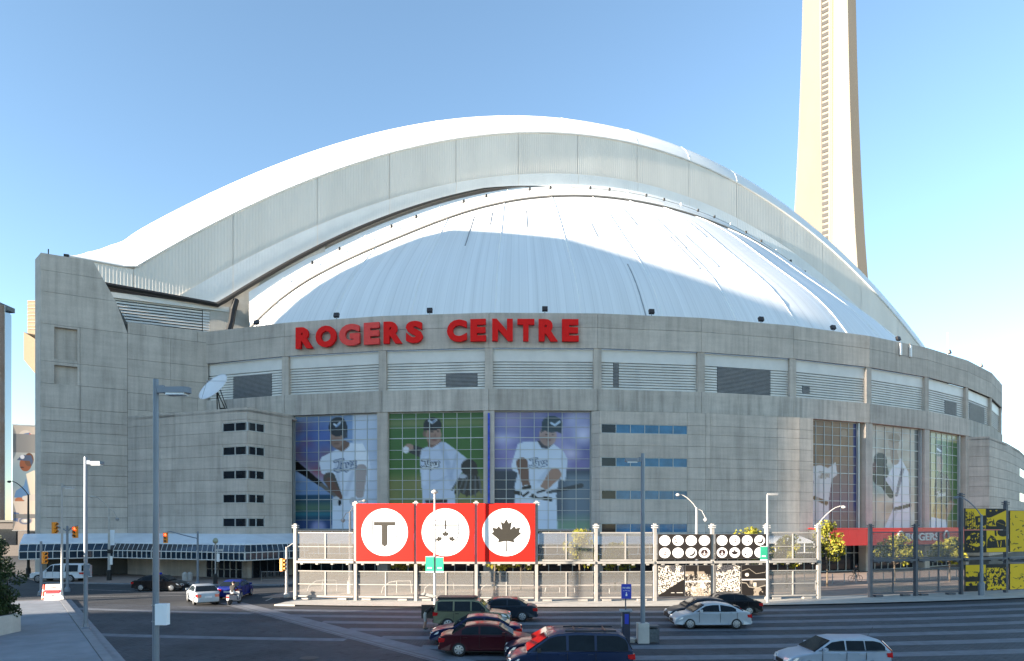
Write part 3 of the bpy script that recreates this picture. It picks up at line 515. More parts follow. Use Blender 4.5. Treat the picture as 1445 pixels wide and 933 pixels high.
# middle office block with strip windows ------------------------------------
OUT = 1.0
def mid(k): return V(k, OUT)
mroot = empty('x'); bpy.data.objects.remove(mroot)
segs = [(mid(3) + (V(3) - V(4)).normalized() * -.0, mid(4)), (mid(4), mid(5)), (mid(5), mid(5) + (mid(6) - mid(5)) * .17)]
wrows = [(16.25, 17.3), (12.5, 13.55), (8.8, 9.85), (5.05, 6.1)]
zc = [18.75]
for a, b in wrows: zc += [b, a]
zc += [3.0]
zrows = []                                            # (z0, z1, is window row)
for i in range(len(zc) - 1):
    hi, lo = zc[i], zc[i + 1]
    if i % 2 == 1: zrows.append((lo, hi, True))
    else:
        n = max(1, round((hi - lo) / 1.33))
        for j in range(n): zrows.append((hi - (j + 1) * (hi - lo) / n, hi - j * (hi - lo) / n, False))
blk = None
for si, (p0, p1) in enumerate(segs):
    W = Wall(p0, p1)
    b = part(W.piece('office_wall', M['conc_dark'], None, 0, W.L, 2.4, 18.6, .16, 1.3, 0))
    if si == 0:
        wa, wb = W.at_px(849), W.at_px(970); cuts = [0, wa, wb, W.L]
    elif si == 1: cuts = [0, W.at_px(1003), W.at_px(1097), W.L]
    else: cuts = [0, W.L]
    for z0, z1, win in zrows:
        if si == 0 and win:
            W.piece('wall_panel', M['conc'], b, 0, wa, z0, z1, 0, .16, .014); W.piece('wall_panel', M['conc'], b, wb, W.L, z0, z1, 0, .16, .014)
            fm = MB(); n = 6; pw = (wb - wa) / n
            for j in range(n + 1): W.box(fm, wa + j * pw - .035, wa + j * pw + .035, z0, z1, .05, .15)
            W.box(fm, wa, wb, z0, z0 + .06, .04, .15); W.box(fm, wa, wb, z1 - .06, z1, .04, .15); fm.build('window_frame', M['frame'], b)
            for j in range(n): W.piece('window_pane', M['glass_dark'] if j == 0 else M['glass_blue'], b, wa + j * pw, wa + (j + 1) * pw, z0, z1, .09 + .004 * (j % 2), .13, .03)
        elif si == 0:
            W.piece('wall_panel', M['conc'], b, 0, wb, z0, z1, 0, .16, .014); W.piece('wall_panel', M['conc'], b, wb, W.L, z0, z1, 0, .16, .014)
        else:
            for a0, a1 in zip(cuts[:-1], cuts[1:]): W.piece('wall_panel', M['conc'], b, a0, a1, z0, z1, 0, .16, .014)
W = Wall(V(3) + (V(4) - V(3)).normalized() * -.75, mid(3)); b = part(W.piece('office_wall', M['conc_dark'], None, 0, W.L, 2.4, 18.6, .1, .5, 0))
for z0, z1, win in zrows: W.piece('wall_panel', M['conc'], b, 0, W.L, z0, z1, 0, .1, .014)

# left wall, tower and lower wing ---------------------------------------------
PA, PB, PC = XY(57, 75.5), XY(180, 79.7), XY(294, 84.0)
W = Wall(PA, PB); WL2 = Wall(PB, PC)
def wpoly(W_, name, pts, m, parent, d0=0, d1=.3):     # polygon in a wall's own plane
    b = MB(); b.plate([(a, z) for a, z in pts], lambda a, z, dep: W_.pt(a, z, d0 + dep), d1 - d0); return b.build(name, m, parent)
ztop = 36.5
sA = W.at_px(131); L = W.L
tw = part(wpoly(W, 'corner_tower', [(0, .0), (L, 0), (L, 29.9), (sA + .1, ztop - .15), (0, ztop - .1)], M['conc_dark'], None, .5, 9.0))
sl = lambda z: sA + (L - sA) * (ztop - z) / (ztop - 30.0) if z > 30 else L
zt = [ztop, 34.6, 32.2, 28.6, 24.4, 21.9, 19.2, 17.75]
z = 17.75
while z > 5: z -= 1.22; zt.append(z)
cutA = W.at_px(113)
for i in range(len(zt) - 1):
    z1, z0 = zt[i], zt[i + 1]
    if i in (3, 4):                                   # rows with the square recesses
        a0, a1 = W.at_px(76.5), W.at_px(109); r0, r1 = ((24.9, 27.7) if i == 3 else (22.0, 23.9))
        rr = ((z0 + .35, z1 - .25) if i == 3 else (z0 - .0, z1 - .35))
        g = .014
        for q in ([(0, z0), (a0, z0), (a0, z1), (0, z1)], [(a1, z0), (cutA, z0), (cutA, z1), (a1, z1)]): wpoly(W, 'wall_panel', [(q[0][0] + g, q[0][1] + g), (q[1][0] - (0 if q[1][0] == a0 else g), q[1][1] + g), (q[2][0] - (0 if q[1][0] == a0 else g), q[2][1] - g), (q[3][0] + g, q[3][1] - g)], M['conc'], tw, 0, .5)
        wpoly(W, 'wall_panel', [(a0, rr[1]), (a1, rr[1]), (a1, z1 - g), (a0, z1 - g)], M['conc'], tw, 0, .5)
        if rr[0] > z0 + .05: wpoly(W, 'wall_panel', [(a0, z0 + g), (a1, z0 + g), (a1, rr[0]), (a0, rr[0])], M['conc'], tw, 0, .5)
        wpoly(W, 'recess_panel', [(a0, rr[0]), (a1, rr[0]), (a1, rr[1]), (a0, rr[1])], M['conc'], tw, .42, .52)
        W.piece('wall_panel', M['conc'], tw, cutA, L, z0, z1, 0, .5, .014)
    else:
        g = .014
        e1, e0 = sl(z1 - g), sl(z0 + g)
        if z1 > 30: wpoly(W, 'wall_panel', [(g, z0 + g), (e0, z0 + g), (e1, z1 - g), (g, z1 - g)], M['conc'], tw, 0, .5)
        elif i < 7: W.piece('wall_panel', M['conc'], tw, 0, cutA, z0, z1, 0, .5); W.piece('wall_panel', M['conc'], tw, cutA, L, z0, z1, 0, .5)
        else: W.piece('wall_panel', M['conc'], tw, 0, L, z0, z1, 0, .5, .018)
PA2 = XY(49.5, 77.2); Wc = Wall(PA2, PA)
ch = part(Wc.piece('chamfer_wall', M['conc_light'], None, 0, Wc.L, 0, ztop - .1, 0, .6, 0))
part(Wall(XY(96, 112), PA2).piece('side_wall', M['conc_light'], None, 0, (PA2 - XY(96, 112)).length, 0, ztop - .2, 0, .6, 0))
wl = part(wpoly(WL2, 'rim_wall', [(0, 0), (WL2.L, 0), (WL2.L, 29.8), (0, 29.8)], M['conc_dark'], None, .18, 1.2))
zs2 = [30, 28.6, 25.6, 23.6, 21.6, 19.6, 18.0, 16.0]
for i in range(len(zs2) - 1):
    c = [0, WL2.at_px(241), WL2.L] if i not in (0, 4) else [0, WL2.at_px(206), WL2.at_px(279), WL2.L]
    for a0, a1 in zip(c[:-1], c[1:]): WL2.piece('wall_panel', M['conc'], wl, a0, a1, zs2[i + 1], zs2[i], 0, .18, .016)

PE, PF = XY(349, 73.5), XY(412, 78.6)
ZW = 18.8; pitch = 2.63 / 2
for (p0, p1, side) in ((PB, PE, 0), (PE, PF, 1)):
    W = Wall(p0, p1); L = W.L
    b = part(W.piece('wing_wall', M['conc_dark'], None, 0, L, 0, ZW - .1, .16, 1.0, 0))
    z = ZW; i = 0
    if side == 0: wa, wb = W.at_px(314.5), L; cuts = [0, W.at_px(247), wa, L]
    else: wa, wb = .05, W.at_px(373); cuts = [0, L]
    while z > 4.0:
        z0 = z - pitch
        if i % 2 == 1 and i < 11:
            if side == 0: segs_ = [(0, cuts[1]), (cuts[1], wa)]
            else: segs_ = [(wb, L)]
            zl, zh = z0 + .08, z0 + 1.02
            for a0, a1 in segs_: W.piece('wall_panel', M['conc'], b, a0, a1, z0, z, 0, .16, .014)
            W.piece('wall_panel', M['conc'], b, wa if side == 0 else 0, wb, zh, z, 0, .16, .014); W.piece('wall_panel', M['conc'], b, wa if side == 0 else 0, wb, z0, zl, 0, .16, .005)
            n = 2; pw = (wb - wa) / n
            fm = MB()
            for j in range(n + 1): W.box(fm, wa + j * pw - .05, wa + j * pw + .05, zl, zh, .0, .14)
            W.box(fm, wa, wb, zl, zl + .05, .03, .14); W.box(fm, wa, wb, zh - .05, zh, .03, .14); fm.build('window_frame', M['frame'], b)
            for j in range(n): W.piece('window_pane', M['glass_dark'], b, wa + j * pw, wa + (j + 1) * pw, zl, zh, .08, .13, .04)
        else:
            for a0, a1 in (((0, cuts[1]), (cuts[1], L)) if side == 0 else ((0, L),)): W.piece('wall_panel', M['conc'], b, a0, a1, z0, z, 0, .16, .014)
        z = z0; i += 1
    W.piece('base_wall', M['conc'], b, 0, L, 0, z, 0, .16, .01)
dk = MB(); dk.prism([tuple(PB), tuple(PE), tuple(PF), tuple(PF + Vector((0, 4))), tuple(PC), tuple(PB + Vector((0, 2)))], ZW - .5, ZW - .25); part(dk.build('wing_roof', M['conc'], None))

# glazed entrance canopy round the left wing
def off_line(pts, d):
    out = []
    for i, p in enumerate(pts):
        ns = []
        for a, b in ((i - 1, i), (i, i + 1)):
            if a >= 0 and b < len(pts): e = (pts[b] - pts[a]).normalized(); ns.append(Vector((e.y, -e.x)))
        n = sum(ns, Vector((0, 0))); n.normalize(); out.append(p + n * d / max(.5, n.dot(ns[0])))
    return out
base = [PA + (PA - PB).normalized() * 1.5, PB, PE, PF + (PF - PE).normalized() * .6]
outer = off_line(base, 3.3); lip = off_line(base, 3.9)
for i in range(3):
    p0, p1, q0, q1, r0, r1 = base[i], base[i + 1], outer[i], outer[i + 1], lip[i], lip[i + 1]
    cb = MB(); v = lambda p, z: (p.x, p.y, z)
    cb.hexa([v(q0, 3.85), v(q1, 3.85), v(p1, 4.7), v(p0, 4.7), v(q0, 3.98), v(q1, 3.98), v(p1, 4.95), v(p0, 4.95)])
    co = part(cb.build('entrance_canopy', M['canopy_white'], None))
    cs = MB(); cs.hexa([v(r0, 3.12), v(r1, 3.12), v(q1, 3.8), v(q0, 3.8), v(r0, 3.16), v(r1, 3.16), v(q1, 3.84), v(q0, 3.84)]); cs.build('sloped_glazing', M['glass_canopy'], co)
    Wk = Wall(r0, r1); cg = MB(); Wk.box(cg, 0, Wk.L, 2.3, 3.12, .03, .07); cg.build('canopy_glazing', M['glass_canopy'], co)
    fm = MB(); n = max(3, round(Wk.L / .72))
    for j in range(n + 1):
        s_ = j / n; a = r0.lerp(r1, s_); c_ = q0.lerp(q1, s_)
        Wk.box(fm, Wk.L * s_ - .035, Wk.L * s_ + .035, 2.3, 3.14, -.03, .09); fm.tube([(a.x, a.y, 3.15), (c_.x, c_.y, 3.86)], .035, 4)
        if j < n:                                      # light bracing seen through the glass
            sa, sb = Wk.L * j / n, Wk.L * (j + 1) / n; fm.tube([Wk.pt(sa, 2.35, .12), Wk.pt(sb, 3.1, .12)], .018, 4)
    for z in (2.3, 3.1): Wk.box(fm, 0, Wk.L, z - .05, z + .04, -.04, .1)
    fm.build('canopy_frame', M['white_metal'], co)
    sof = MB(); sof.hexa([v(r0, 2.27), v(r1, 2.27), v(p1, 2.27), v(p0, 2.27), v(r0, 2.29), v(r1, 2.29), v(p1, 2.29), v(p0, 2.29)]); sof.build('soffit', M['vent_slat'], co)
W = Wall(PB, PE); a0, a1 = W.at_px(292), W.at_px(343)
de = part(W.piece('entrance_doors', M['glass_dark'], None, a0, a1, 0, 2.2, -.06, .02, 0)); fm = MB()
for j in range(7): x = a0 + (a1 - a0) * j / 6; W.box(fm, x - .06, x + .06, 0, 2.2, -.14, -.03)
W.box(fm, a0, a1, 2.1, 2.24, -.14, -.03); W.box(fm, a0, a1, 0, .12, -.13, -.03); W.box(fm, a0, a1, 1.0, 1.06, -.12, -.03); fm.build('door_frame', M['pole_white'], de)
W = Wall(PE, PF); a0, a1 = .6, W.L - .6
de = part(W.piece('entrance_doors', M['glass_dark'], None, a0, a1, 0, 2.2, -.06, .02, 0)); fm = MB()
for j in range(6): x = a0 + (a1 - a0) * j / 5; W.box(fm, x - .05, x + .05, 0, 2.2, -.14, -.03)
fm.build('door_frame', M['steel_dark'], de)

# right wing ---------------------------------------------------------------
rp = [XY(1362, 99.0), XY(1396, 97.8), XY(1421, 106), XY(1438, 116), XY(1449, 128), XY(1452, 140)]
for i in range(5):
    W = Wall(rp[i], rp[i + 1]); b = part(W.piece('right_wing_wall', M['conc_dark'], None, 0, W.L, 0, 18.6, .16, .8, 0)); z = 18.8; j = 0
    while z > 1.5:
        z0 = z - 1.45
        if i == 3 and j in (2, 5): W.piece('wall_panel', M['conc'], b, 0, W.L * .1, z0, z, 0, .16); W.piece('wall_panel', M['conc'], b, W.L * .98, W.L, z0, z, 0, .16); W.piece('window_pane', M['glass_blue'], b, W.L * .1, W.L * .98, z0, z, .08, .16)
        else: W.piece('wall_panel', M['conc'], b, 0, W.L, z0, z, 0, .16, .018)
        z = z0; j += 1
dk = MB(); dk.prism([tuple(p) for p in rp] + [tuple(V(11)), tuple(V(10)), tuple(V(9)), tuple(V(8))], 18.3, 18.5); part(dk.build('wing_roof', M['conc'], None))

# red entrance canopy with its lettering --------------------------------------
rc = None
pts = [V(5 + .12, 4.2), V(6, 4.2), V(7, 4.2), V(7.93, 4.2)]
for i in range(3):
    W = Wall(pts[i], pts[i + 1]); b = MB(); W.box(b, 0, W.L, 3.55, 5.35, 0, 3.6)
    o = part(b.build('red_canopy', M['vent'], None)); n = max(2, round(W.L / 1.5))
    for j in range(n): W.piece('canopy_panel', M['canopy_red'], o, W.L * j / n, W.L * (j + 1) / n, 3.5, 5.45, -.05, 0, .008)
    tr = MB(); W.box(tr, 0, W.L, 5.45, 5.55, -.08, 3.6); tr.build('canopy_edge', M['canopy_red'], o)
W = Wall(pts[1], pts[2])
a0, a1 = W.at_px(1279), W.L + .9
nm = part(put_text('canopy_lettering', 'ROGERS', 1, .06, W.frame(W.at_px(1300), 4.45, -.15), M['white'], None, .03, (W.at_px(1325) - W.at_px(1279), .95)))
ring = MB()
for px in (1270, 1334):                               # the twin rings either side of the word
    a = W.at_px(px); o3 = W.pt(a, 4.5, -.16); m3 = W.frame(a, 4.5, -.16)
    for rr_, t0, t1 in ((.62, .2, 5.2), (.45, 3.4, 8.2)):
        ring.tube([m3 @ Vector((rr_ * cos(t0 + (t1 - t0) * q / 14), rr_ * sin(t0 + (t1 - t0) * q / 14), 0)) for q in range(15)], [.04 + .1 * sin(pi * q / 14) for q in range(15)], 6)
part(ring.build('canopy_emblem', M['frame'], None))

# roof ------------------------------------------------------------------------
AL = R(24.0); AN = Vector((sin(AL), -cos(AL))); AD = Vector((cos(AL), sin(AL)))
def AP(t, q, z): p = C + AD * t + AN * q; return Vector((p.x, p.y, z))
def z_out(t):
    z = 77.7 - .00494 * t * t; return max(z, 41.5 + max(0, (-85.6 - t)) * .06) if t < 0 else max(z, 36)
def z_mid(t): return max(70.2 - .00500 * t * t, 38.2 if t < 0 else 34)
def z_low(t): return max(69.1 - .0056 * t * t - 1.7 * min(1, max(0, (t + 34) / 22)), 37.7 + max(0, -75 - t) * .065 if t < 0 else 33)
arch = part(empty('arch_roof')); bpy.data.objects.remove(arch); SP.pop()
body = MB(); nt_ = 120; ts = [-93 + 186 * i / nt_ for i in range(nt_ + 1)]
body.grid([AP(t, 59.6, z_low(t) + .2) for t in ts] + [AP(t, 59.6, z_out(t) - .1) for t in ts], len(ts), 2)
archroof = part(body.build('arch_roof', M['arch_face'], None))
seams = [-93, -85.6, -72.9, -61, -49.8, -38.6, -27.2, -15.4, -2.6, 9.5, 21.5, 33.5, 45.5, 57.5, 69.5, 81, 93]
def corrugated(name, t0, t1, zl, zh, q, depth, pitch, m, tilt=0):
    b = MB(); n = max(2, int(round((t1 - t0 - .06) / pitch))); top, bot, md = [], [], []
    for i in range(n * 2 + 1):
        t = t0 + .03 + (t1 - t0 - .06) * i / (2 * n); dq = depth if i % 2 else 0
        a, c = zl(t), zh(t)
        if c - a < .05: c = a + .05
        bot.append(AP(t, q + dq + tilt, a)); top.append(AP(t, q + dq, c))
    b.grid(bot + top, len(top), 2)
    for i in range(0, len(top) - 1): pass
    return b.build(name, m, archroof)
for a, b in zip(seams[:-1], seams[1:]):
    corrugated('arch_panel', a, b, lambda t: z_mid(t) + .05, lambda t: z_out(t) - .25, 60.0, .025, .42, M['arch_face'])
    if a > -86 and b < 82: corrugated('arch_skirt_panel', a, b, lambda t: z_low(t), z_mid, 60.35, .015, .42, M['arch_strip'], -.3)
corrugated('arch_skirt_panel', -93, -85.6, lambda t: z_low(t), z_mid, 60.35, .015, .42, M['arch_strip'], -.3)
ed = MB(); ed.tube([AP(t, 60.1, z_out(t) - .15) for t in ts], .16, 6); ed.build('arch_edge_trim', M['arch_strip'], archroof)
# rounded nose and barrel behind it
prof = [(-.0, 0), (.5, 1.2), (1.4, 2.6), (2.8, 4.0), (5, 5.4), (8, 6.2), (14, 6.8), (30, 7.0), (95, 7.0)]
def nose(t, b, h):
    s_ = min(1, max(.0, (t + 93) / 7.5)) ** .5 * min(1, max(.1, (95 - t) / 16)); dz = (z_out(t + 5) - z_out(t - 5)) / 10; nl = math.hypot(1, dz)
    return AP(t - dz / nl * h * s_, 60.15 - b, z_out(t) - .05 + h * s_ / nl)
nb = MB(); nb.grid([nose(t, b, h) for b, h in prof for t in ts], len(ts), len(prof)); nb.build('arch_top', M['roof_white'], archroof, smooth=True)
sm = MB()
for b, h in ((2.0, 3.33), (6.4, 5.85), (10.5, 6.55)): sm.tube([nose(t, b, h) for t in ts], .025, 4)
for t in seams[1:-1]:
    sm.tube([nose(t, b, h + .02) for b, h in prof[:-1]], .025, 4)
sm.build('arch_top_seams', M['arch_strip'], archroof)
gt = MB(); tl = [-92 + i * 1.0 for i in range(73)]
gt.tube([AP(t, 61.0, z_low(t) - .28) for t in tl], [.34 * (1 if t < -60 else max(.12, 1 - (t + 60) / 45)) for t in tl], 6)
gt.tube([AP(-72.5, 61.0, 38.5), AP(-72.9, 61.3, 36.8), AP(-73.2, 63.2, 34.5), AP(-74.5, 66.5, 29)], .42, 6); gt.build('black_gutter', M['black'], archroof)
# louvred wall below the gutter, left foot of the arch
lw = MB(); lw.add([AP(-93, 59.9, 22), AP(-73.5, 59.9, 22), AP(-73.5, 59.9, 38), AP(-93, 59.9, 39)], [(0, 1, 2, 3)]); lw.build('foot_wall', M['vent'], archroof)
fa = MB(); z = 29.0
while z < 36.9:
    for t0, t1, mi in ((-92.5, -77.0, 0), (-76.9, -73.4, 1)):
        fa.cur = mi; fa.hexa([AP(t0, 60.35, z), AP(t1, 60.35, z), AP(t1, 60.0, z + .05), AP(t0, 60.0, z + .05), AP(t0, 60.2, z + (.30 if mi == 0 else .38)), AP(t1, 60.2, z + (.30 if mi == 0 else .38)), AP(t1, 60.0, z + .22), AP(t0, 60.0, z + .22)])
    z += .40
tag(fa.build('foot_louvers', [M['louver'], M['white_metal']], archroof), kind='stuff')
tr = MB(); tr.hexa([AP(-92.5, 60.6, 36.9), AP(-73.4, 60.6, 36.7), AP(-73.4, 60.0, 36.7), AP(-92.5, 60.0, 36.9), AP(-92.5, 60.6, 37.6), AP(-73.4, 60.6, 37.4), AP(-73.4, 60.0, 37.4), AP(-92.5, 60.0, 37.6)]); tr.build('foot_trim', M['white_metal'], archroof)
fw2 = MB(); fw2.hexa([AP(-76, 60.4, 23), AP(-60, 62.2, 23), AP(-60, 59.9, 23), AP(-76, 59.9, 23), AP(-76, 60.4, 37.4), AP(-60, 61.0, 48.6), AP(-60, 59.9, 48.6), AP(-76, 59.9, 37.4)]); fw2.build('foot_ramp', M['conc_light'], archroof)
# inner arch with its row of small lamps, then the fixed quarter dome
def z_in(t): return 67.9 - .00565 * t * t
def zd(r):
    xs = [60, 64, 68, 72, 76, 80, 84, 88, 92, 95, 98, 102]; ys = [66.8, 64.6, 61.8, 58.6, 54.9, 50.9, 47.2, 43.4, 39.2, 34.6, 29.0, 22.0]
    return float(np.interp(r, xs, ys))
def zds(r): return sum(zd(r + k * 1.3) for k in (-2, -1, 0, 1, 2)) / 5
def zd_edge(t): return zds(math.hypot(64, t))
inner = MB(); t2 = [-70.8 + 147 * i / 110 for i in range(111)]
inner.grid([AP(t, 64.0, zd_edge(t) + .25) for t in t2] + [AP(t, 63.3, zd_edge(t) + .7) for t in t2] + [AP(t, 61.6, (z_in(t) + zd_edge(t)) / 2 + .5) for t in t2] + [AP(t, 60.9, z_in(t) + .3) for t in t2] + [AP(t, 60.2, z_in(t) + .5) for t in t2], len(t2), 5)
inner = part(inner.build('inner_arch', M['arch_strip'], None))
rb = MB(); rb.tube([AP(t, 62.0, (z_in(t) + zd_edge(t)) / 2 + .9) for t in t2], .05, 4); rb.tube([AP(t, 63.95, zd_edge(t) + .3) for t in t2], .14, 6); rb.build('arch_cable', M['steel'], inner)
for i in range(34):
    t = -66 + i * 4; lb_ = MB(); p = AP(t, 62.1, (z_in(t) + zd_edge(t)) / 2 + .95); lb_.box(p, (.3, .3, .45), AL); lb_.build('arch_lamp', M['vent'] if i % 3 else M['white'], inner)
dome = empty('dome_x'); bpy.data.objects.remove(dome)
da = TH; a_lo = AL - R(54)
domes = []
k_lo, k_hi = -3, 16
droot = MB(); droot.prism([(sin(PH + k * TH) * 60, -cos(PH + k * TH) * 60) for k in range(0, 12)] + [(0, 0)], 25.0, 25.3); droot = part(droot.build('quarter_dome', M['vent'], None)); droot['based'] = 1
for k in range(k_lo, k_hi):
    A0, A1 = PH + k * TH, PH + (k + 1) * TH; A0 = max(A0, AL - R(52.5)); A1 = min(A1, AL + R(53.5))
    if A1 - A0 < .02: continue
    g = MB(); nu, nv = 9, 26; pts = []
    for j in range(nv):
        for i in range(nu):
            a = A0 + .0006 + (A1 - A0 - .0012) * i / (nu - 1); rmin = 64 / cos(a - AL); rmax = 102; r_ = rmin + (rmax - rmin) * j / (nv - 1) if rmin < rmax else rmax
            pts.append((sin(a) * r_, -cos(a) * r_, zds(r_)))
    g.grid(pts, nu, nv); o = g.build('dome_panel', M['dome'], droot, smooth=True)
    rmin = 64 / cos(A0 - AL)
    if rmin < 100:
        rb = MB(); rb.tube([(sin(A0) * r_, -cos(A0) * r_, zds(r_) + .02) for r_ in [rmin + (101.5 - rmin) * q / 16 for q in range(17)]], .10, 4); rb.build('dome_rib', M['roof_white'], droot)
rs = random.Random(9)
st = MB()
for q in range(11):                                   # open joints between membrane sheets
    a = PH + rs.uniform(.9, 6.6) * TH; r0 = rs.uniform(70, 90) / 1.0; r0 = max(r0, 66 / cos(a - AL)); r1 = r0 + rs.uniform(3, 11)
    st.tube([(sin(a) * r_, -cos(a) * r_, zds(r_) + .0) for r_ in np.linspace(r0, min(r1, 98), 6)], .10, 4)
tag(st.build('dome_open_joint', M['vent_slat'], droot), kind='stuff')
dkm = MB(); dkm.prism([tuple(V(k, -1.2)) for k in range(-3, 17)], 25.2, 25.5); part(dkm.build('roof_deck', M['conc'], None))

# re-base every stadium part on the stadium's own origin
bpy.context.view_layer.update()
for o in SP:
    o.parent = stadium
    if not o.get('based'): o.matrix_parent_inverse = Matrix.Translation((-C.x, -C.y, 0))
    else: del o['based']

# rooftop letters ---------------------------------------------------------------
sign = empty('rooftop_sign', (V(1.3).x, V(1.3).y, Z_FAS), label='large red raised ROGERS CENTRE lettering on the concrete rim', cat='sign')
inv = Matrix.Translation((-V(1.3).x, -V(1.3).y, -Z_FAS))
for n, (ch_, a, b) in enumerate([('R', 418, 442), ('O', 446, 475), ('G', 479, 508), ('E', 514, 536), ('R', 541.6, 568), ('S', 573, 597), ('C', 631, 659), ('E', 664, 686), ('N', 694.5, 723.6), ('T', 730, 754), ('R', 760, 787), ('E', 793, 816.5)]):
    pm = (a + b) / 2; k = [q for q in range(0, 4) if True]
    for q in range(0, 4):
        W = Wall(V(q), V(q + 1), .45); s_ = W.at_px(pm)
        if 0 <= s_ <= W.L: break
    o = put_text('letter', ch_, 2, .17, W.frame(s_, 27.88, 0), M['letter_red2'] if n in (2, 3) else M['letter_red'], sign, .12, (W.at_px(b) - W.at_px(a), 2.5))  # two letters take the paler red, their sunlit look put into the colour
    o.matrix_parent_inverse = inv

# ------------------------------------------------------------------ ground
def PR(a, r): return C + Vector((sin(a), -cos(a))) * r
g = MB(); g.add([(-2500, -600, 0), (2500, -600, 0), (2500, 3500, 0), (-2500, 3500, 0)], [(0, 1, 2, 3)])
tag(g.build('ground', M['asphalt']), kind='structure')
def polar(name, a0, a1, r0, r1, z, m, parent=None, n=60, th=0, keep=None):
    b = MB(); ok = []
    for i in range(n):
        x0, x1 = a0 + (a1 - a0) * i / n, a0 + (a1 - a0) * (i + 1) / n
        if keep and not keep(PR((x0 + x1) / 2, (r0 + r1) / 2)): continue
        p = [PR(x0, r1), PR(x1, r1), PR(x1, r0), PR(x0, r0)]
        if th: b.hexa([(q.x, q.y, z - th) for q in p] + [(q.x, q.y, z) for q in p])
        else: b.add([(q.x, q.y, z) for q in p], [(0, 1, 2, 3)])
    if not b.v: return None
    bm_o = b.build(name, m, parent); me = bm_o.data; bm = bmesh.new(); bm.from_mesh(me); bmesh.ops.remove_doubles(bm, verts=bm.verts, dist=.001)
    if th:
        inner_f = [f for f in bm.faces if abs(f.normal.z) < .5 and all(len(e.link_faces) > 2 for e in f.edges if abs((e.verts[0].co - e.verts[1].co).z) > th * .5)]
        bmesh.ops.delete(bm, geom=inner_f, context='FACES_ONLY')
    bm.to_mesh(me); bm.free(); return bm_o
lot = tag(polar('parking_lot', -.36, .8, 135.6, 186, .004, M['pavers']), kind='structure')
D0, D1 = Vector((-21, 50.9)), Vector((-2.56, 29.5)); DD = (D1 - D0).normalized(); DN = Vector((DD.y, -DD.x))   # drain band across the lot
right_of = lambda p: (p - D0).cross(DD) < -.6
left_of = lambda p: (p - D0).cross(DD) > .9
for i in range(-1, 16): polar('paver_band', -.2, .75, 139.3 + 2.63 * i - .5, 139.3 + 2.63 * i + .5, .008, M['stripe'], lot, 160, keep=right_of)
for r_ in (138.6, 148.0, 157.4): polar('paver_band', -.36, .1, r_ - .4, r_ + .4, .008, M['stripe'], lot, 120, keep=left_of)
b = MB()
for o_, wd_, z_ in ((0, 1.5, .012),):
    p = [D0 - DD * 1 - DN * wd_ / 2, D0 - DD * 1 + DN * wd_ / 2, D1 + DD * 14 + DN * wd_ / 2, D1 + DD * 14 - DN * wd_ / 2]; b.add([(q.x, q.y, z_) for q in p], [(0, 1, 2, 3)])
b.build('drain_band', mat('drain_band_concrete', (.15, .16, .18), .85, var=.2, scale=1.2), lot)
b = MB()
for o_ in (-.62, -.28):
    p = [D0 - DN * (o_ - .04), D0 - DN * (o_ + .04), D1 + DD * 14 - DN * (o_ + .04), D1 + DD * 14 - DN * (o_ - .04)]; b.add([(q.x, q.y, .016) for q in reversed(p)], [(0, 1, 2, 3)])
b.build('drain_slot', M['vent'], lot)
apron = tag(polar('apron', -.142, .8, 129.6, 134.4, .10, M['apron'], None, 80, .2), kind='structure')
plaza = tag(polar('plaza', -.17, .8, 104, 129.5, .06, M['brick_plaza'], None, 80, .2), kind='structure')
pl2 = MB(); pq = [XY(20, 80), XY(60, 68.5), XY(180, 67.5), XY(300, 66), XY(395, 66), XY(418, 68.5), XY(440, 80), XY(200, 84)]
pl2.prism([tuple(p) for p in pq], -.1, .10); tag(pl2.build('pavement', M['brick_plaza']), kind='structure')
pe = MB()
for p, q in zip(pq[1:5], pq[2:6]): Wk = Wall(p, q, .25); Wk.box(pe, 0, Wk.L, -.05, .12, 0, .28)
tag(pe.build('kerb', M['kerb']), kind='structure')
mh = MB(); mh.lathe([(.42, 0), (.42, .012), (.36, .013)], 20); mh = mh.build('manhole_cover', M['vent']); mh.location = (*G(436, 929).xy, .006); tag(mh, 'round dark manhole cover in the paved lot beside the drain band', 'manhole')
# lane lines on the road at the junction
for n, (p, q) in enumerate((((60, 843), (420, 838)), ((375, 848), (402, 836)), ((120, 832), (300, 838)))):
    a, c = G(*p, .006), G(*q, .006); d = (c - a).normalized(); s_ = Vector((-d.y, d.x, 0)) * .07
    mb = MB(); mb.add([a - s_, c - s_, c + s_, a + s_], [(0, 1, 2, 3)]); tag(mb.build('lane_line', mat('worn_road_paint', (.30, .30, .29), .8, var=.4, scale=3), None), kind='structure')

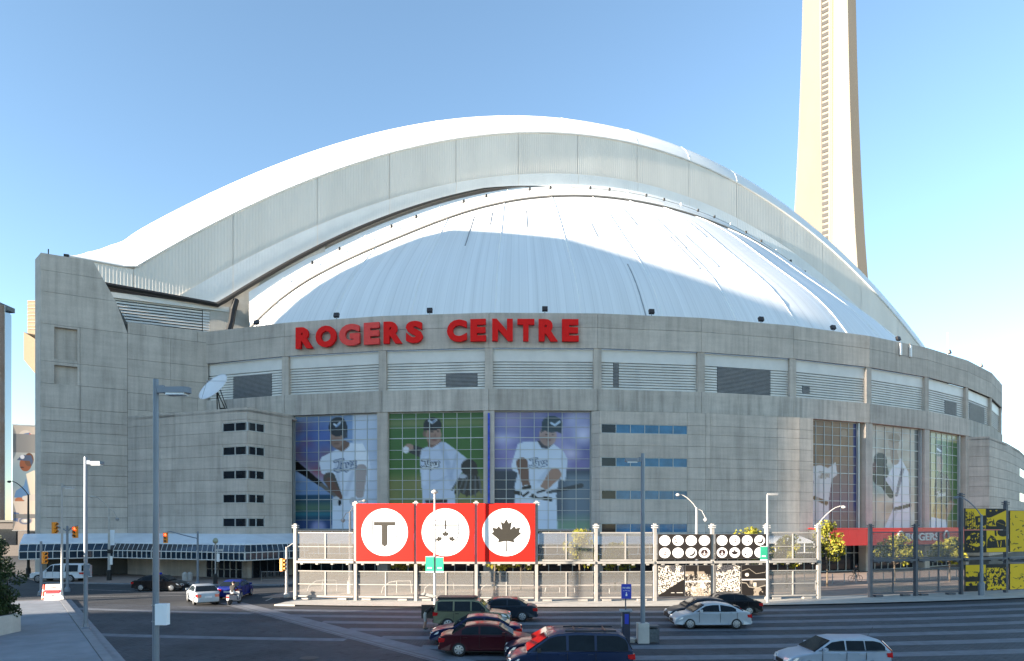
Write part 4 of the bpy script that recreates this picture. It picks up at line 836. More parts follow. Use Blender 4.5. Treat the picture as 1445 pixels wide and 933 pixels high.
KA, KB = Vector((-17.5, 29.5)), Vector((-34.3, 51.8)); KD = (KB - KA).normalized(); KL = Vector((-KD.y, KD.x)) 
sw = MB(); p0 = KA - KD * 14; p1 = KB + KD * 2.0
sw.prism([tuple(p0), tuple(p1), tuple(p1 + KL * 1 + KD * 1.0), tuple(p1 + KL * 30 + KD * 2), tuple(p0 + KL * 30)], -.1, .105)
side = tag(sw.build('sidewalk', M['conc_dark']), kind='structure')
for i in range(11):
    s0, s1 = -14 + i * 4.03, -14 + (i + 1) * 4.03
    for j, (c0, c1) in enumerate(((.42, 4.6), (4.6, 8.8), (8.8, 13.0), (13, 17.2), (17.2, 21.4))):
        b = MB(); q = lambda s_, c_, z_: (*(KA + KD * s_ + KL * c_), z_); gp = .014
        s1_ = min(s1, (KB - KA).length + 1.9)
        ps = [(s0 + gp, c0 + gp), (s0 + gp, c1 - gp), (s1_ - gp, c1 - gp), (s1_ - gp, c0 + gp)]
        b.hexa([q(a, c_, .09) for a, c_ in reversed(ps)] + [q(a, c_, .125) for a, c_ in reversed(ps)]); b.build('slab', M['sidewalk'], side, recalc=True)
b = MB(); ps = [(-14, 0), (-14, .4), (29.9, .4), (29.9, 0)]
b.hexa([q(a, c_, -.05) for a, c_ in reversed(ps)] + [q(a, c_, .14) for a, c_ in reversed(ps)]); b.build('kerb_stone', M['kerb'], side, recalc=True)
b = MB(); ps = [(-14, -.45), (-14, -.01), (29.9, -.01), (29.9, -.45)]; b.add([q(a, c_, .02) for a, c_ in ps], [(3, 2, 1, 0)]); b.build('gutter_strip', M['kerb'], side)

# ------------------------------------------------------------------ blocks added out of view, south-west, to shade the dome, facade and lot
EP = Vector((-SUN_H.x, -SUN_H.y)); EW = Vector((-EP.y, EP.x))
def WP(p, w_): return EP * p + EW * w_
def shade_block(name, poly, h, label, z0=0, legs=()):
    root = empty(name, (*(sum(poly, Vector((0, 0))) / len(poly)), 0), label=label, cat='building'); iv = Matrix.Translation(-root.location)
    b = MB(); b.prism([tuple(p) for p in poly], z0, h); o = b.build('facade', M['shade_wall'], root, recalc=True); o.matrix_parent_inverse = iv
    b = MB(); ctr = sum(poly, Vector((0, 0))) / len(poly); z = z0 + 3.2
    while z < h - 1:
        n = len(poly); big = [ctr + (p - ctr) * 1.006 for p in poly]; b.prism([tuple(p) for p in big], z, z + 1.6); z += 3.2
    o = b.build('window_bands', M['condo'], root, recalc=True); o['kind'] = 'stuff'; o.matrix_parent_inverse = iv
    for p in legs:
        b = MB(); b.box((p.x, p.y, z0 / 2), (1.6, 1.6, z0)); o = b.build('pier', M['shade_wall'], root); o.matrix_parent_inverse = iv
    return root
shade_block('shade_slab', [WP(-152, 67.2), WP(-100, 87), WP(-97, 98), WP(-112, 99.5), WP(-162, 74)], 73.8, 'unseen long tall slab southwest of the square, added to shade dome and facade')
shade_block('raised_shade_block', [WP(-173, 57.9), WP(-152.5, 67.0), WP(-162, 73.5), WP(-181, 66)], 73.8, 'unseen raised block on two piers beside the long slab, added to shape the shade', 32.0, (WP(-172, 68.5), WP(-163, 71.5)))  # base lifted so sun passes under it to the road at left
shade_block('low_shade_block', [Vector((-168, -62)), Vector((-70, -62)), Vector((-70, -20)), Vector((-168, -20))], 26.3, 'unseen low wide block south of the parking lot, added to shade the lot')
shade_block('tall_shade_block', [WP(-232, -12), WP(-202, -12), WP(-202, 37.6), WP(-232, 37.6)], 80.0, 'unseen tall square block behind the low wide one, added to shade the right fence')

# ------------------------------------------------------------------ observation tower behind the stadium
def tower():
    D = 350.0; X0 = (1173 - CX) / F * D
    root = empty('observation_tower', (X0, D, 0), label='tall tapering three-legged concrete tower rising behind the dome', cat='tower')
    rot = R(-43)
    def sec(z):
        Lr = 33.0 * math.exp(-z / 103) + 11.3; wd = 4.2 + 2.6 * math.exp(-z / 160) ; core = 6.6 + 1.6 * math.exp(-z / 150)
        return Lr, wd, core
    zs = [0, 30, 60, 90, 120, 150, 180, 210, 240, 270, 300, 330]
    for li, ang in enumerate((210, 330, 90)):
        b = MB(); rings = []
        for z in zs:
            Lr, wd, core = sec(z); a = R(ang) + rot; d = Vector((cos(a), sin(a))); n = Vector((-d.y, d.x))
            rings += [(*(d * 1 - n * wd * .95), z), (*(d * Lr - n * wd * .55), z), (*(d * Lr + n * wd * .55), z), (*(d * 1 + n * wd * .95), z)]
        fs = []
        for i in range(len(zs) - 1):
            for k in range(4): fs.append((i * 4 + k, i * 4 + (k + 1) % 4, (i + 1) * 4 + (k + 1) % 4, (i + 1) * 4 + k))
        b.add(rings, fs); b.build('leg', M['cn'], root)
    # core faces between the legs, with the lift and stair strip
    b = MB(); win = MB(); rail = MB()
    rings = []
    for z in zs:
        Lr, wd, core = sec(z)
        for k in range(6): a = R(60 * k + 0) + rot; rings.append((cos(a) * core, sin(a) * core, z))
    fs = [(i * 6 + k, i * 6 + (k + 1) % 6, (i + 1) * 6 + (k + 1) % 6, (i + 1) * 6 + k) for i in range(len(zs) - 1) for k in range(6)]
    b.add(rings, fs); b.build('core', M['cn'], root)
    d = Vector((cos(R(270) + rot), sin(R(270) + rot))); n = Vector((-d.y, d.x))
    z = 60.0
    while z < 325:
        Lr, wd, core = sec(z); ap = core * cos(R(30)) + .05
        q = d * ap - n * .9; win.box((q.x, q.y, z), (3.2, .5, 1.7), rot); z += 3.0
    tag(win.build('stair_windows', M['cn_dark'], root), kind='stuff')
    for off, wd_, nm, mm in ((2.15, .55, 'lift_rail', mat('rail_brown', (.30, .17, .09), .7)), (-3.3, .5, 'edge_pilaster', M['cn']), (1.15, .4, 'edge_pilaster', M['cn'])):
        rb = MB(); vs = []
        for z in zs:
            Lr, wd, core = sec(z); ap = core * cos(R(30)) + .45; q0, q1 = d * ap + n * (off - wd_), d * ap + n * (off + wd_); r0, r1 = q0 - d * 1.2, q1 - d * 1.2
            vs += [(*q0, z), (*q1, z), (*r1, z), (*r0, z)]
        rb.add(vs, [(i * 4 + k, i * 4 + (k + 1) % 4, (i + 1) * 4 + (k + 1) % 4, (i + 1) * 4 + k) for i in range(len(zs) - 1) for k in range(4)]); rb.build(nm, mm, root, recalc=True)
tower()

# condominium far left ------------------------------------------------------------
def condo():
    D = 430.0; x1 = (17.5 - CX) / F * D; top = ZP(436, D)
    root = empty('condominium_tower', (x1 - 14, D, 0), label='far glass condominium tower with stacked balconies left of the stadium', cat='building')
    b = MB(); pl = [(-20, -10), (10, -10), (12.5, -9), (14, -6.5), (3, 14), (-20, 14)]; b.prism(pl, 0, top); b.build('glass_wall', M['condo'], root)
    fl = MB(); fl.prism([(-20.3, -10.4), (7.0, -10.4), (7.0, 0), (-20.3, 0)], 0, .25); o0 = fl.build('balcony', M['condo_slab'], root)
    n = int(top / 3.0)
    mu = MB()
    for x, y in ((10, -10.05), (12.5, -9.05), (14.05, -6.5)): mu.box((x, y, top / 2), (.22, .22, top))
    mu.build('corner_mullions', M['frame'], root)
    for i in range(4, n - 5):
        o = o0 if i == 4 else o0.copy()
        if i > 4: col.objects.link(o)
        o.parent = root; o.location = (0, 0, i * 3.0)
        if i % 2:
            pass
    cp = MB(); cp.prism([(-18, -8), (9, -8), (9, 9), (-18, 9)], top, top + 3); cp.build('roof_cap', M['condo_slab'], root)
condo()
lowb = empty('low_building', (-100, 128, 0), label='low brown flat-roofed building beyond the junction at far left', cat='building')
b = MB(); b.box((-8, 6, 3.2), (44, 12, 6.4)); b.build('wall', mat('brown_wall', (.07, .06, .055), .8), lowb)
b = MB(); b.box((-8, 6, 6.6), (45, 13, .4)); b.build('roof', M['conc_dark'], lowb)
for i in range(7):
    b = MB(); b.box((-26 + i * 6, -.05, 3.6), (3.6, .14, 3.0)); b.build('window', M['glass_dark'], lowb)

# projecting beige box and player banner on the sunny west side
root = empty('side_penthouse', (*XY(47, 86), 0), label='beige clad box projecting from the sunny side of the corner tower', cat='wall box')
bx = XY(37.5, 86) - XY(47, 86); ex = XY(64, 86) - XY(47, 86)
zt_, zm_, zb_ = ZP(424, 86), ZP(470, 86), ZP(519, 86)
b = MB(); b.hexa([(bx.x, -.5, ZP(509, 86)), (ex.x, -.5, zb_ - 2), (ex.x, 3, zb_ - 2), (bx.x, 3, ZP(509, 86)), (bx.x, -.5, zm_), (ex.x, -.5, zm_ - 1.5), (ex.x, 3, zm_ - 1.5), (bx.x, 3, zm_)]); b.build('lower_box', M['beige'], root)
b = MB(); b.hexa([(bx.x + .1, 0, zm_), (ex.x, 0, zm_ - 1.4), (ex.x, 3, zm_ - 1.4), (bx.x + .1, 3, zm_), (bx.x + .1, 0, zt_), (ex.x, 0, zt_), (ex.x, 3, zt_), (bx.x + .1, 3, zt_)]); b.build('upper_box', M['beige'], root)
for i in range(9):
    b = MB(); z = zm_ + .5 + i * .45; b.box(((bx.x + ex.x) / 2, -.04, z), (ex.x - bx.x - .3, .08, .05)); b.build('cladding_joint', M['pole_conc'], root)
YB = 84.0
root = empty('player_banner', (*XY(39, YB), 0), label='tall sunlit hanging banner with ball player beside the corner tower', cat='banner')
P0, P1 = XY(22.5, YB) - XY(39, YB), XY(49.5, YB) - XY(39, YB)
cvb = pic_side_banner(); zt_, zb_ = ZP(601, YB), ZP(748, YB)
print_mesh('banner_sheet', cvb, 0, 1, 0, 1, 90, 300, lambda u, v, d: (P0.x + (P1.x - P0.x) * u, .12 * sin(v * 9) * .4 + d - .1 + .9 * (u - .5), zt_ + (zb_ - zt_) * v), .03, M['vinyl'], root)
b = MB(); b.tube([(P0.x - .1, -.5, zt_ + .08), (P1.x + .4, .4, zt_ + .08)], .07, 6); b.tube([(P0.x - .1, -.5, zb_ - .08), (P1.x + .4, .4, zb_ - .08)], .07, 6); b.tube([(P1.x + .4, .45, 0), (P1.x + .4, .45, zt_ + .8)], .1, 6); b.build('banner_frame', M['pole_white'], root)

# ------------------------------------------------------------------ fence on an arc round the stadium
RF = 131.0
def FP(px, r_=RF):
    u = (px - CX) / F; a = u * u + 1; bb = -2 * (u * C.x + C.y); cc = C.length_squared - r_ * r_; Y = (-bb - math.sqrt(bb * bb - 4 * a * cc)) / (2 * a); return Vector((u * Y, Y))
def fence(name, pxs, label, m, tall, boards):
    P = [FP(p) for p in pxs]; root = empty(name, (P[0].x, P[0].y, 0), label=label, cat='fence'); iv = Matrix.Translation((-P[0].x, -P[0].y, 0))
    def add(b, n, mm, par=root):
        o = b.build(n, mm, par)
        if par is root: o.matrix_parent_inverse = iv
        return o
    for i, p in enumerate(P):
        h = tall.get(i, 5.6); a = math.atan2(p.x - C.x, C.y - p.y); b = MB(); b.box((p.x, p.y, .1 + h / 2), (.23, .28, h), a); po = add(b, 'post', m)
        b = MB()
        for q in (.05, .2): b.box((p.x, p.y, .1 + h + q), (.42, .42, .08), a)
        b.box((p.x, p.y, h + .25), (.2, .2, .4), a); add(b, 'post_cap', M['pole_white'] if m == M['steel'] else m, po)
    for i in range(len(P) - 1):
        W = Wall(P[i], P[i + 1]); L = W.L; g0, g1 = .2, L - .2; hasup = not boards.get((i, 'u')); haslo = not boards.get((i, 'l'))
        fm = MB(); pm = M['pole_white'] if m == M['steel'] else m
        if hasup:
            for z, t in ((5.35, .10), (4.25, .07), (3.25, .12)): W.box(fm, g0, g1, z - t / 2, z + t / 2, -.06, .06)
            W.box(fm, L / 2 - .05, L / 2 + .05, 3.25, 5.35, -.05, .05)
        W.box(fm, g0 - .1, g1 + .1, 2.98, 3.16, -.28, .2)
        for j in range(4): W.box(fm, g0 + .4 + j * (L - 1.2) / 3 - .1, g0 + .4 + j * (L - 1.2) / 3 + .1, 2.86, 2.98, -.24, .14)
        if haslo:
            for z, t in ((2.35, .07), (1.33, .08), (.38, .12)): W.box(fm, g0, g1, z - t / 2, z + t / 2, -.06, .06)
            W.box(fm, L / 2 - .05, L / 2 + .05, .38, 2.35, -.05, .05)
            for j in (.18, .78): W.box(fm, L * j - .35, L * j + .35, .12, .26, -.12, .25)
        fo = add(fm, 'rail_frame', m)
        for c0, c1 in ((g0, L / 2 - .05), (L / 2 + .05, g1)):
            for z0, z1, on in ((4.29, 5.28, hasup), (3.33, 4.21, hasup), (1.38, 2.31, haslo), (.46, 1.28, haslo)):
                if on: b = MB(); W.box(b, c0 + .01, c1 - .01, z0 + .01, z1 - .01, -.008, .008); add(b, 'screen_panel', M['screen'], fo)
    return P
left_px = [417, 502, 587, 672, 757, 841, 924, 1005, 1082, 1155]
PL = fence('screen_fence', left_px, 'long pale steel screen fence on tall posts along the parking lot', M['steel'], {1: 7.35, 2: 7.35, 3: 7.35, 4: 7.35}, {(1, 'u'): 1, (2, 'u'): 1, (3, 'u'): 1, (6, 'u'): 1, (7, 'u'): 1, (6, 'l'): 1, (7, 'l'): 1})
right_px = [1228, 1292, 1356, 1419, 1482]
PRr = fence('dark_screen_fence', right_px, 'dark shaded steel screen fence in front of the red canopy', M['steel_dark'], {2: 8.2, 3: 7.6, 4: 7.6}, {(2, 'u'): 1, (3, 'u'): 1, (2, 'l'): 1, (3, 'l'): 1})  # darker steel than the left run: its shade is put into the colour

def board(name, W, a0, a1, z0, z1, m, label, cat='billboard', group=None, dep=-.22):
    root = empty(name, W.pt((a0 + a1) / 2, z0, dep), math.atan2(W.d.y, W.d.x), label=label, cat=cat, group=group); h, w_ = z1 - z0, a1 - a0
    b = MB(); b.box((0, .06, h / 2), (w_, .12, h)); b.build('backing', m, root); return root, w_, h
leaf_pts = [(0, 1), (.13, .76), (.30, .85), (.22, .42), (.43, .62), (.50, .49), (.76, .54), (.68, .30), (.80, .22), (.40, -.12), (.45, -.27), (.05, -.20), (-.05, -.20), (-.45, -.27), (-.40, -.12), (-.80, .22), (-.68, .30), (-.76, .54), (-.50, .49), (-.43, .62), (-.22, .42), (-.30, .85), (-.13, .76)]
def flat(root, name, poly, cx, cz, m, y0, th=.006):
    b = MB(); b.plate([(x, z) for x, z in poly], lambda a, c_, d: (cx + a, y0 + d, cz + c_), th); return b.build(name, m, root)
def stroke(root, name, pts, cx, cz, r_, m, y0):
    b = MB(); b.tube([(cx + x, y0, cz + z) for x, z in pts], r_, 4); return b.build(name, m, root)
def leaf(root, cx, cz, s_, rot, y0):
    q = [(x * s_, (z - .28) * s_) for x, z in leaf_pts]; q = [(x * cos(rot) - z * sin(rot), x * sin(rot) + z * cos(rot)) for x, z in q]; flat(root, 'maple_leaf', q, cx, cz, M['print_black'], y0)
    flat(root, 'leaf_stem', [(-.03 * s_, -1.05 * s_ ), (.03 * s_, -1.05 * s_), (.02 * s_, -.4 * s_), (-.02 * s_, -.4 * s_)], cx, cz, M['print_black'], y0 - .002) if abs(rot) < .01 else None
circ = lambda r_, n=48: [(r_ * cos(2 * pi * i / n), r_ * sin(2 * pi * i / n)) for i in range(n)]
for i, lab in ((1, 'red square board with a black T shield in a white disc'), (2, 'red square board with cross and three small maple leaves in a shield'), (3, 'red square board with one large black maple leaf in a white disc')):
    W = Wall(PL[i], PL[i + 1]); root, w_, h = board('red_board', W, .12, W.L - .12, 3.15, 7.6, M['red'], lab, 'billboard', 'red boards on the screen fence', -.32)
    cz = h / 2 + .02; disc = MB(); disc.plate(circ(1.82, 64), lambda a, c_, d: (a, -.012 + d, cz + c_), .01); disc.build('white_disc', M['white'], root)
    sh = [(-.98, .92), (.98, .92), (.98, -.1), (.86, -.5), (.55, -.9), (0, -1.28), (-.55, -.9), (-.86, -.5), (-.98, -.1), (-.98, .92)]
    if i == 1:
        stroke(root, 'shield_outline', sh, 0, cz, .03, M['vent_slat'], -.022); flat(root, 'letter_T', [(-.84, .5), (-.84, .8), (.84, .8), (.84, .5), (.23, .5), (.23, -.95), (0, -1.12), (-.23, -.95), (-.23, .5)][::-1], 0, cz, M['print_black'], -.022)
    elif i == 2:
        stroke(root, 'shield_outline', sh, 0, cz, .03, M['vent_slat'], -.022); stroke(root, 'shield_line', [(-.98, .2), (.98, .2)], 0, cz, .014, M['vent_slat'], -.022)
        flat(root, 'cross_bar', [(-.98, .50), (.98, .50), (.98, .59), (-.98, .59)], 0, cz, M['print_black'], -.022); flat(root, 'cross_bar', [(-.05, .22), (.05, .22), (.05, .90), (-.05, .90)], 0, cz, M['print_black'], -.026)
        leaf(root, 0, cz - .12, .34, 0.011, -.022); leaf(root, -.5, cz - .5, .32, .35, -.022); leaf(root, .5, cz - .5, .32, -.35, -.022); stroke(root, 'leaf_stalk', [(0, -.35), (0, -1.1)], 0, cz, .014, M['vent_slat'], -.022)
    else: leaf(root, 0, cz + .0, 1.42, 0, -.022)

def print_board(name, W, a0, a1, z0, z1, cv, label, group, nx, ny, m=None):
    root, w_, h = board(name, W, a0, a1, z0, z1, m or M['vent'], label, 'billboard', group)
    print_mesh('printed_face', cv, 0, 1, 0, 1, nx, ny, lambda u, v, d: ((u - .5) * (w_ - .06), -.012 + d, h - .03 - v * (h - .06)), .008, M['vinyl'], root); return root
def cv_circles(seed):
    c = Canvas(0, 0, 4, 2, W=480, H=240, base=(.14, .12, .11), seed=seed); r = random.Random(seed); BK = (.14, .11, .11)
    for i in range(4):
        for j in range(2):
            x, y = .5 + i, .5 + j; c.ell(x, y, .42, .42, (.97, .96, .94)); k = (i + 4 * j + seed * 3) % 8
            if seed == 2 and (i, j) == (1, 1): c.poly([(x + a * .34, y - (b_ - .25) * .34) for a, b_ in leaf_pts], BK); c.cap((x, y + .1), (x, y + .3), .015, .015, BK)
            elif k == 0: c.line([(x - .2, y - .1), (x - .1, y), (x, y - .1), (x + .05, y + .02)], .025, (.45, .42, .4)); c.ell(x + .1, y + .1, .08, .06, (.3, .28, .27))
            elif k == 1: c.ell(x + .02, y, .28, .28, BK); c.ell(x - .06, y - .08, .25, .22, (.97, .96, .94)); c.line([(x - .15, y - .12), (x + .1, y - .16)], .02, BK)
            elif k == 2: c.ell(x, y, .27, .27, (.20, .13, .13)); c.poly([(x, y - .22), (x + .06, y + .2), (x - .06, y + .2)], (.9, .88, .86)); c.line([(x - .2, y + .1), (x + .2, y + .1)], .02, (.9, .88, .86))
            elif k == 3: c.line([(x - .12, y + .2), (x, y - .2), (x + .12, y + .2)], .01, (.85, .80, .76))
            elif k == 4: c.ell(x - .18, y - .12, .07, .07, (.40, .08, .12)); c.ell(x - .02, y + .12, .2, .14, BK); c.ell(x + .06, y + .05, .2, .14, (.97, .96, .94))
            elif k == 5: c.line([(x - .1, y + .2), (x + .15, y + .18)], .02, (.78, .74, .7))
            elif k == 6:
                for q in range(3): c.ell(x - .1 + .1 * q, y - .12 + .08 * (q % 2), .03, .05, (.25, .2, .2))
                c.ell(x, y + .12, .06, .06, (.40, .08, .12))
            else: c.poly([(x - .15, y + .2), (x + .1, y - .2), (x + .15, y + .15)], (.35, .3, .28)); c.line([(x - .1, y + .1), (x + .12, y)], .02, (.95, .94, .92))
    return c
for n, i in enumerate((6, 7)):
    W = Wall(PL[i], PL[i + 1]); print_board('emblem_board', W, .16, W.L - .16, 3.3, 5.25, cv_circles(n + 1), ['black board of white emblem discs with none showing a maple leaf', 'black board of white emblem discs, one with a dark maple leaf'][n], 'black emblem boards', 190, 95)
def cv_map(kind):
    c = Canvas(0, 0, 1, 1.05, W=220, H=220, base=(.10, .08, .07), seed=30 + kind); n = c.noise(34, 2); n2 = c.noise(4, 3); WH = (.86, .82, .76)
    if kind in (0, 2):
        land = (c.Y < .95 - c.X * .55 + .1 * n2) if kind == 0 else (c.Y < .86 + .08 * n2); g = ((np.abs(((c.X * .8 + c.Y * .3) * 16) % 1 - .5) < .30) & (np.abs(((c.Y - c.X * .35) * 13) % 1 - .5) < .33)) | (n > .56)
        c.put((land & g & (n > .36)).astype(float), WH); c.put((c.Y < .22) * (n2 > .5), (.20, .20, .22), .8); c.line([(.5, .93), (.62, .93)], .012, (.7, .68, .64)); c.line([(.72, .93), (.95, .93)], .012, (.7, .68, .64))
    elif kind == 1:
        c.put(((c.Y > .2) & (n2 > .45)).astype(float), (.52, .47, .41)); c.put((n > .58) * (c.Y > .3), WH, .7); c.put((np.abs(c.Y - .55) < .018).astype(float), (.9, .88, .85)); c.put((np.abs(c.X - .5) < .008).astype(float), (.6, .57, .53)); c.blobs(6, [WH], .03, .09, .8, (.6, .8))
    else:
        c.line([(0, .2), (.3, .12), (.6, .3), (1, .25)], .008, (.6, .56, .5)); c.ell(.22, .33, .08, .06, WH); c.put((np.abs(c.Y - .5) < .018).astype(float), (.9, .88, .85)); c.put(((c.Y > .53) & (n2 > .56)).astype(float), (.55, .5, .44)); c.put((c.Y > .55) * (c.Y < .75) * (c.X > .3) * (((c.X * 22) % 1) < .3), (.42, .40, .38)); c.poly([(.48, .6), (.62, .6), (.62, .74), (.48, .74)], (.75, .71, .64)); c.line([(0, .6), (.2, .62), (.3, .75), (.6, .8), (1, .7)], .014, (.6, .56, .5))
    return c
for i, ks in ((6, (0, 1)), (7, (2, 3))):
    W = Wall(PL[i], PL[i + 1])
    for j, k in enumerate(ks):
        a0 = .16 + j * (W.L - .32) / 2; print_board('map_board', W, a0 + .03, a0 + (W.L - .32) / 2 - .03, .42, 2.85, cv_map(k), ['black and white street map board with a diagonal shoreline', 'grey aerial photograph board split by a white line', 'black and white street map board with a level shoreline', 'dark harbour map board with a round white spot'][k], 'map boards under the emblem boards', 90, 90)
def cv_yellow(kind):
    YL, BK = (.86, .70, .06), (.09, .09, .10); c = Canvas(0, 0, 1, 1.2, W=200, H=240, base=YL, seed=50 + kind); n = c.noise(7, 4); n2 = c.noise(16, 3)
    if kind == 0:
        c.put(((c.X < .38) & (np.abs((c.X * 9) % 1 - .5) < .2) & (c.Y > .15) & (n > .42)).astype(float), BK); c.poly([(.45, .45), (1, .38), (1, .95), (.5, .95)], BK); c.put((c.Y > .9) * (n2 > .5), BK); c.poly([(.62, .55), (.8, .5), (.8, .75), (.62, .78)], YL, .9); c.put((c.Y > .2) * (c.X < .45) * (n2 > .55), BK)
    elif kind == 1:
        c.poly([(0, 0), (1, 0), (1, .08), (0, .62)], BK); c.ell(.72, .88, .26, .26, BK); c.poly([(0, .6), (.35, .55), (.45, .95), (0, 1.05)], BK, .85); c.put((c.Y > .5) * (c.X < .45) * (n2 > .52), YL); c.ell(.2, .12, .05, .04, YL); c.ell(.5, .1, .05, .04, YL); c.put((c.Y > 1.02).astype(float), BK); c.line([(.55, .8), (.9, .95)], .015, YL, .6)
    elif kind == 2: c.put(np.ones_like(n), BK); c.put(((n > .55) & (np.hypot(c.X - .5, c.Y - .6) < .48)).astype(float), YL); c.line([(.2, .75), (.5, .85), (.8, .8)], .03, YL)
    elif kind == 3: c.poly([(.05, .5), (.2, .25), (.4, .35), (.5, .55), (.95, .5), (1, .95), (0, .98)], BK); c.poly([(.4, 0), (.5, 0), (.52, .3), (.42, .3)], BK); c.ell(.85, .1, .3, .24, BK); c.line([(.55, .62), (.6, .9)], .02, YL); c.line([(.75, .6), (.72, .9)], .02, YL); c.put((n2 > .6) * (c.Y < .6) * (c.X < .4), YL)
    elif kind == 4: c.put((c.Y > .55 + .25 * (n - .5)).astype(float), BK); c.put(((c.Y > .78) & (c.Y < .95) & (n > .46)).astype(float), YL); c.ell(.75, .5, .16, .2, BK); c.put((n2 > .6) * (c.Y < .5) * (c.Y > .3), BK, .8)
    elif kind == 5: c.put(np.ones_like(n), BK); c.put((n2 > .53).astype(float) * (c.Y > .15), YL); c.line([(.1, 1.1), (.45, 1.05), (.9, 1.1)], .05, YL); c.line([(.3, .7), (.2, 1)], .03, YL)
    else:
        for q in range(46): x, y = c.r.rand(), c.r.rand() * 1.2; c.line([(x, y), (x + c.r.uniform(-.05, .06), y + c.r.uniform(-.05, .05)), (x + c.r.uniform(-.05, .08), y + c.r.uniform(-.06, .06))], .006 + .006 * c.r.rand(), (.30, .25, .05))
    return c
W = Wall(PRr[2], PRr[3]); hw = (W.L - .4) / 2
for k, (j, z0, z1, lab) in enumerate(((0, 5.55, 7.35, 'yellow and black board of a street with columns'), (1, 5.55, 7.35, 'yellow and black board with slanting roof and big wheel'), (0, 3.6, 5.5, 'mostly black board with scattered yellow figures'), (1, 3.6, 5.5, 'yellow and black board of a seated figure by a table'), (0, .35, 2.6, 'yellow over black landscape board at the ground'), (1, .35, 2.6, 'black board with a yellow crowd pattern at the ground'))):
    print_board('yellow_board', W, .2 + j * hw + .02, .2 + (j + 1) * hw - .02, z0, z1, cv_yellow(k), lab, 'yellow boards on the dark fence', 80, 90)
W = Wall(PRr[3], PRr[4])
for z0, z1, k, lab in ((3.6, 7.2, 6, 'plain yellow board with faint line drawings, upper row'), (.35, 2.6, 7, 'plain yellow board with faint line drawings at the ground')): print_board('yellow_board', W, .2, W.L - .2, z0, z1, cv_yellow(k), lab, 'yellow boards on the dark fence', 100, 100)

# ------------------------------------------------------------------ floodlights, dish and small things on the stadium
for n, (px, lab) in enumerate(((361, 'a'), (474, 'b'), (606, 'c'), (769, 'd'), (920, 'e'), (1075, 'f'), (1177, 'g'), (1269, 'h'), (1341, 'i'), (1386, 'j'), (1411, 'k'))):
    u = (px - CX) / F; r_ = RR - .35; a_ = u * u + 1; b_ = -2 * (u * C.x + C.y); c_ = C.length_squared - r_ * r_; Y = (-b_ - math.sqrt(b_ * b_ - 4 * a_ * c_)) / (2 * a_); p = Vector((u * Y, Y))
    rz = math.atan2(p.x - C.x, C.y - p.y)
    root = empty('rim_floodlight', (p.x, p.y, Z_RIM), rz, label='small dark box floodlight standing on the stadium rim', cat='floodlight', group='floodlights along the rim')
    b = MB(); b.box((0, .15, .55), (.62, .34, .5), M=Matrix.Rotation(R(-18), 3, 'X')); b.build('lamp_box', mat('floodlight_housing', (.03, .022, .02), .5) if n == 0 else bpy.data.materials['floodlight_housing'], root)
    b = MB(); b.tube([(0, .15, -.05), (0, .15, .35)], .05, 6); b.box((0, .15, .02), (.3, .3, .05)); b.build('bracket', M['vent_slat'], root)
for px in (1269, 1283):
    W = Wall(V(6), V(7)); a = W.at_px(px); root = empty('antenna_panel', W.pt(a, 28.8, -.2), math.atan2(W.d.y, W.d.x), label='white upright antenna panel fixed to the outer rim', cat='antenna', group='white antenna panels')
    b = MB(); b.box((0, 0, .2), (.32, .2, 1.5)); b.build('panel', M['white'], root); b = MB(); b.box((0, .12, .3), (.1, .1, 1.9)); b.build('mount', M['steel'], root)
p = XY(1356, 97); b = MB(); b.tube([(0, 0, 25.5), (0, 0, 34.5)], [.09, .05], 6); o = b.build('whip_antenna', M['white']); o.location = (p.x, p.y + 3, 0); tag(o, 'thin white whip antenna rising above the right rim', 'antenna')
root = empty('roof_mast', (*XY(62, 76.5), 36.4), label='short black antenna rack on top of the corner tower', cat='antenna')
b = MB(); b.tube([(.3, .3, 0), (.3, .3, 1.0)], .06, 6); b.build('mast', M['black'], root)
for k in range(3): b = MB(); b.box((-.42, .3, -.6 - k * .62), (.22, .25, .5)); b.build('antenna_box', M['black'], root)
b = MB(); b.tube([(-.3, .3, -2.2), (-.3, .3, 0), (.3, .3, .1)], .04, 5); b.build('bracket', M['black'], root)
root = empty('tower_floodlight', (*XY(94, 77.6), 36.4), label='single black floodlight on the corner tower top', cat='floodlight'); b = MB(); b.box((0, 0, .45), (.5, .35, .5), .3); b.build('lamp_box', M['black'], root); b = MB(); b.tube([(0, 0, 0), (0, 0, .3)], .05, 6); b.build('bracket', M['black'], root)
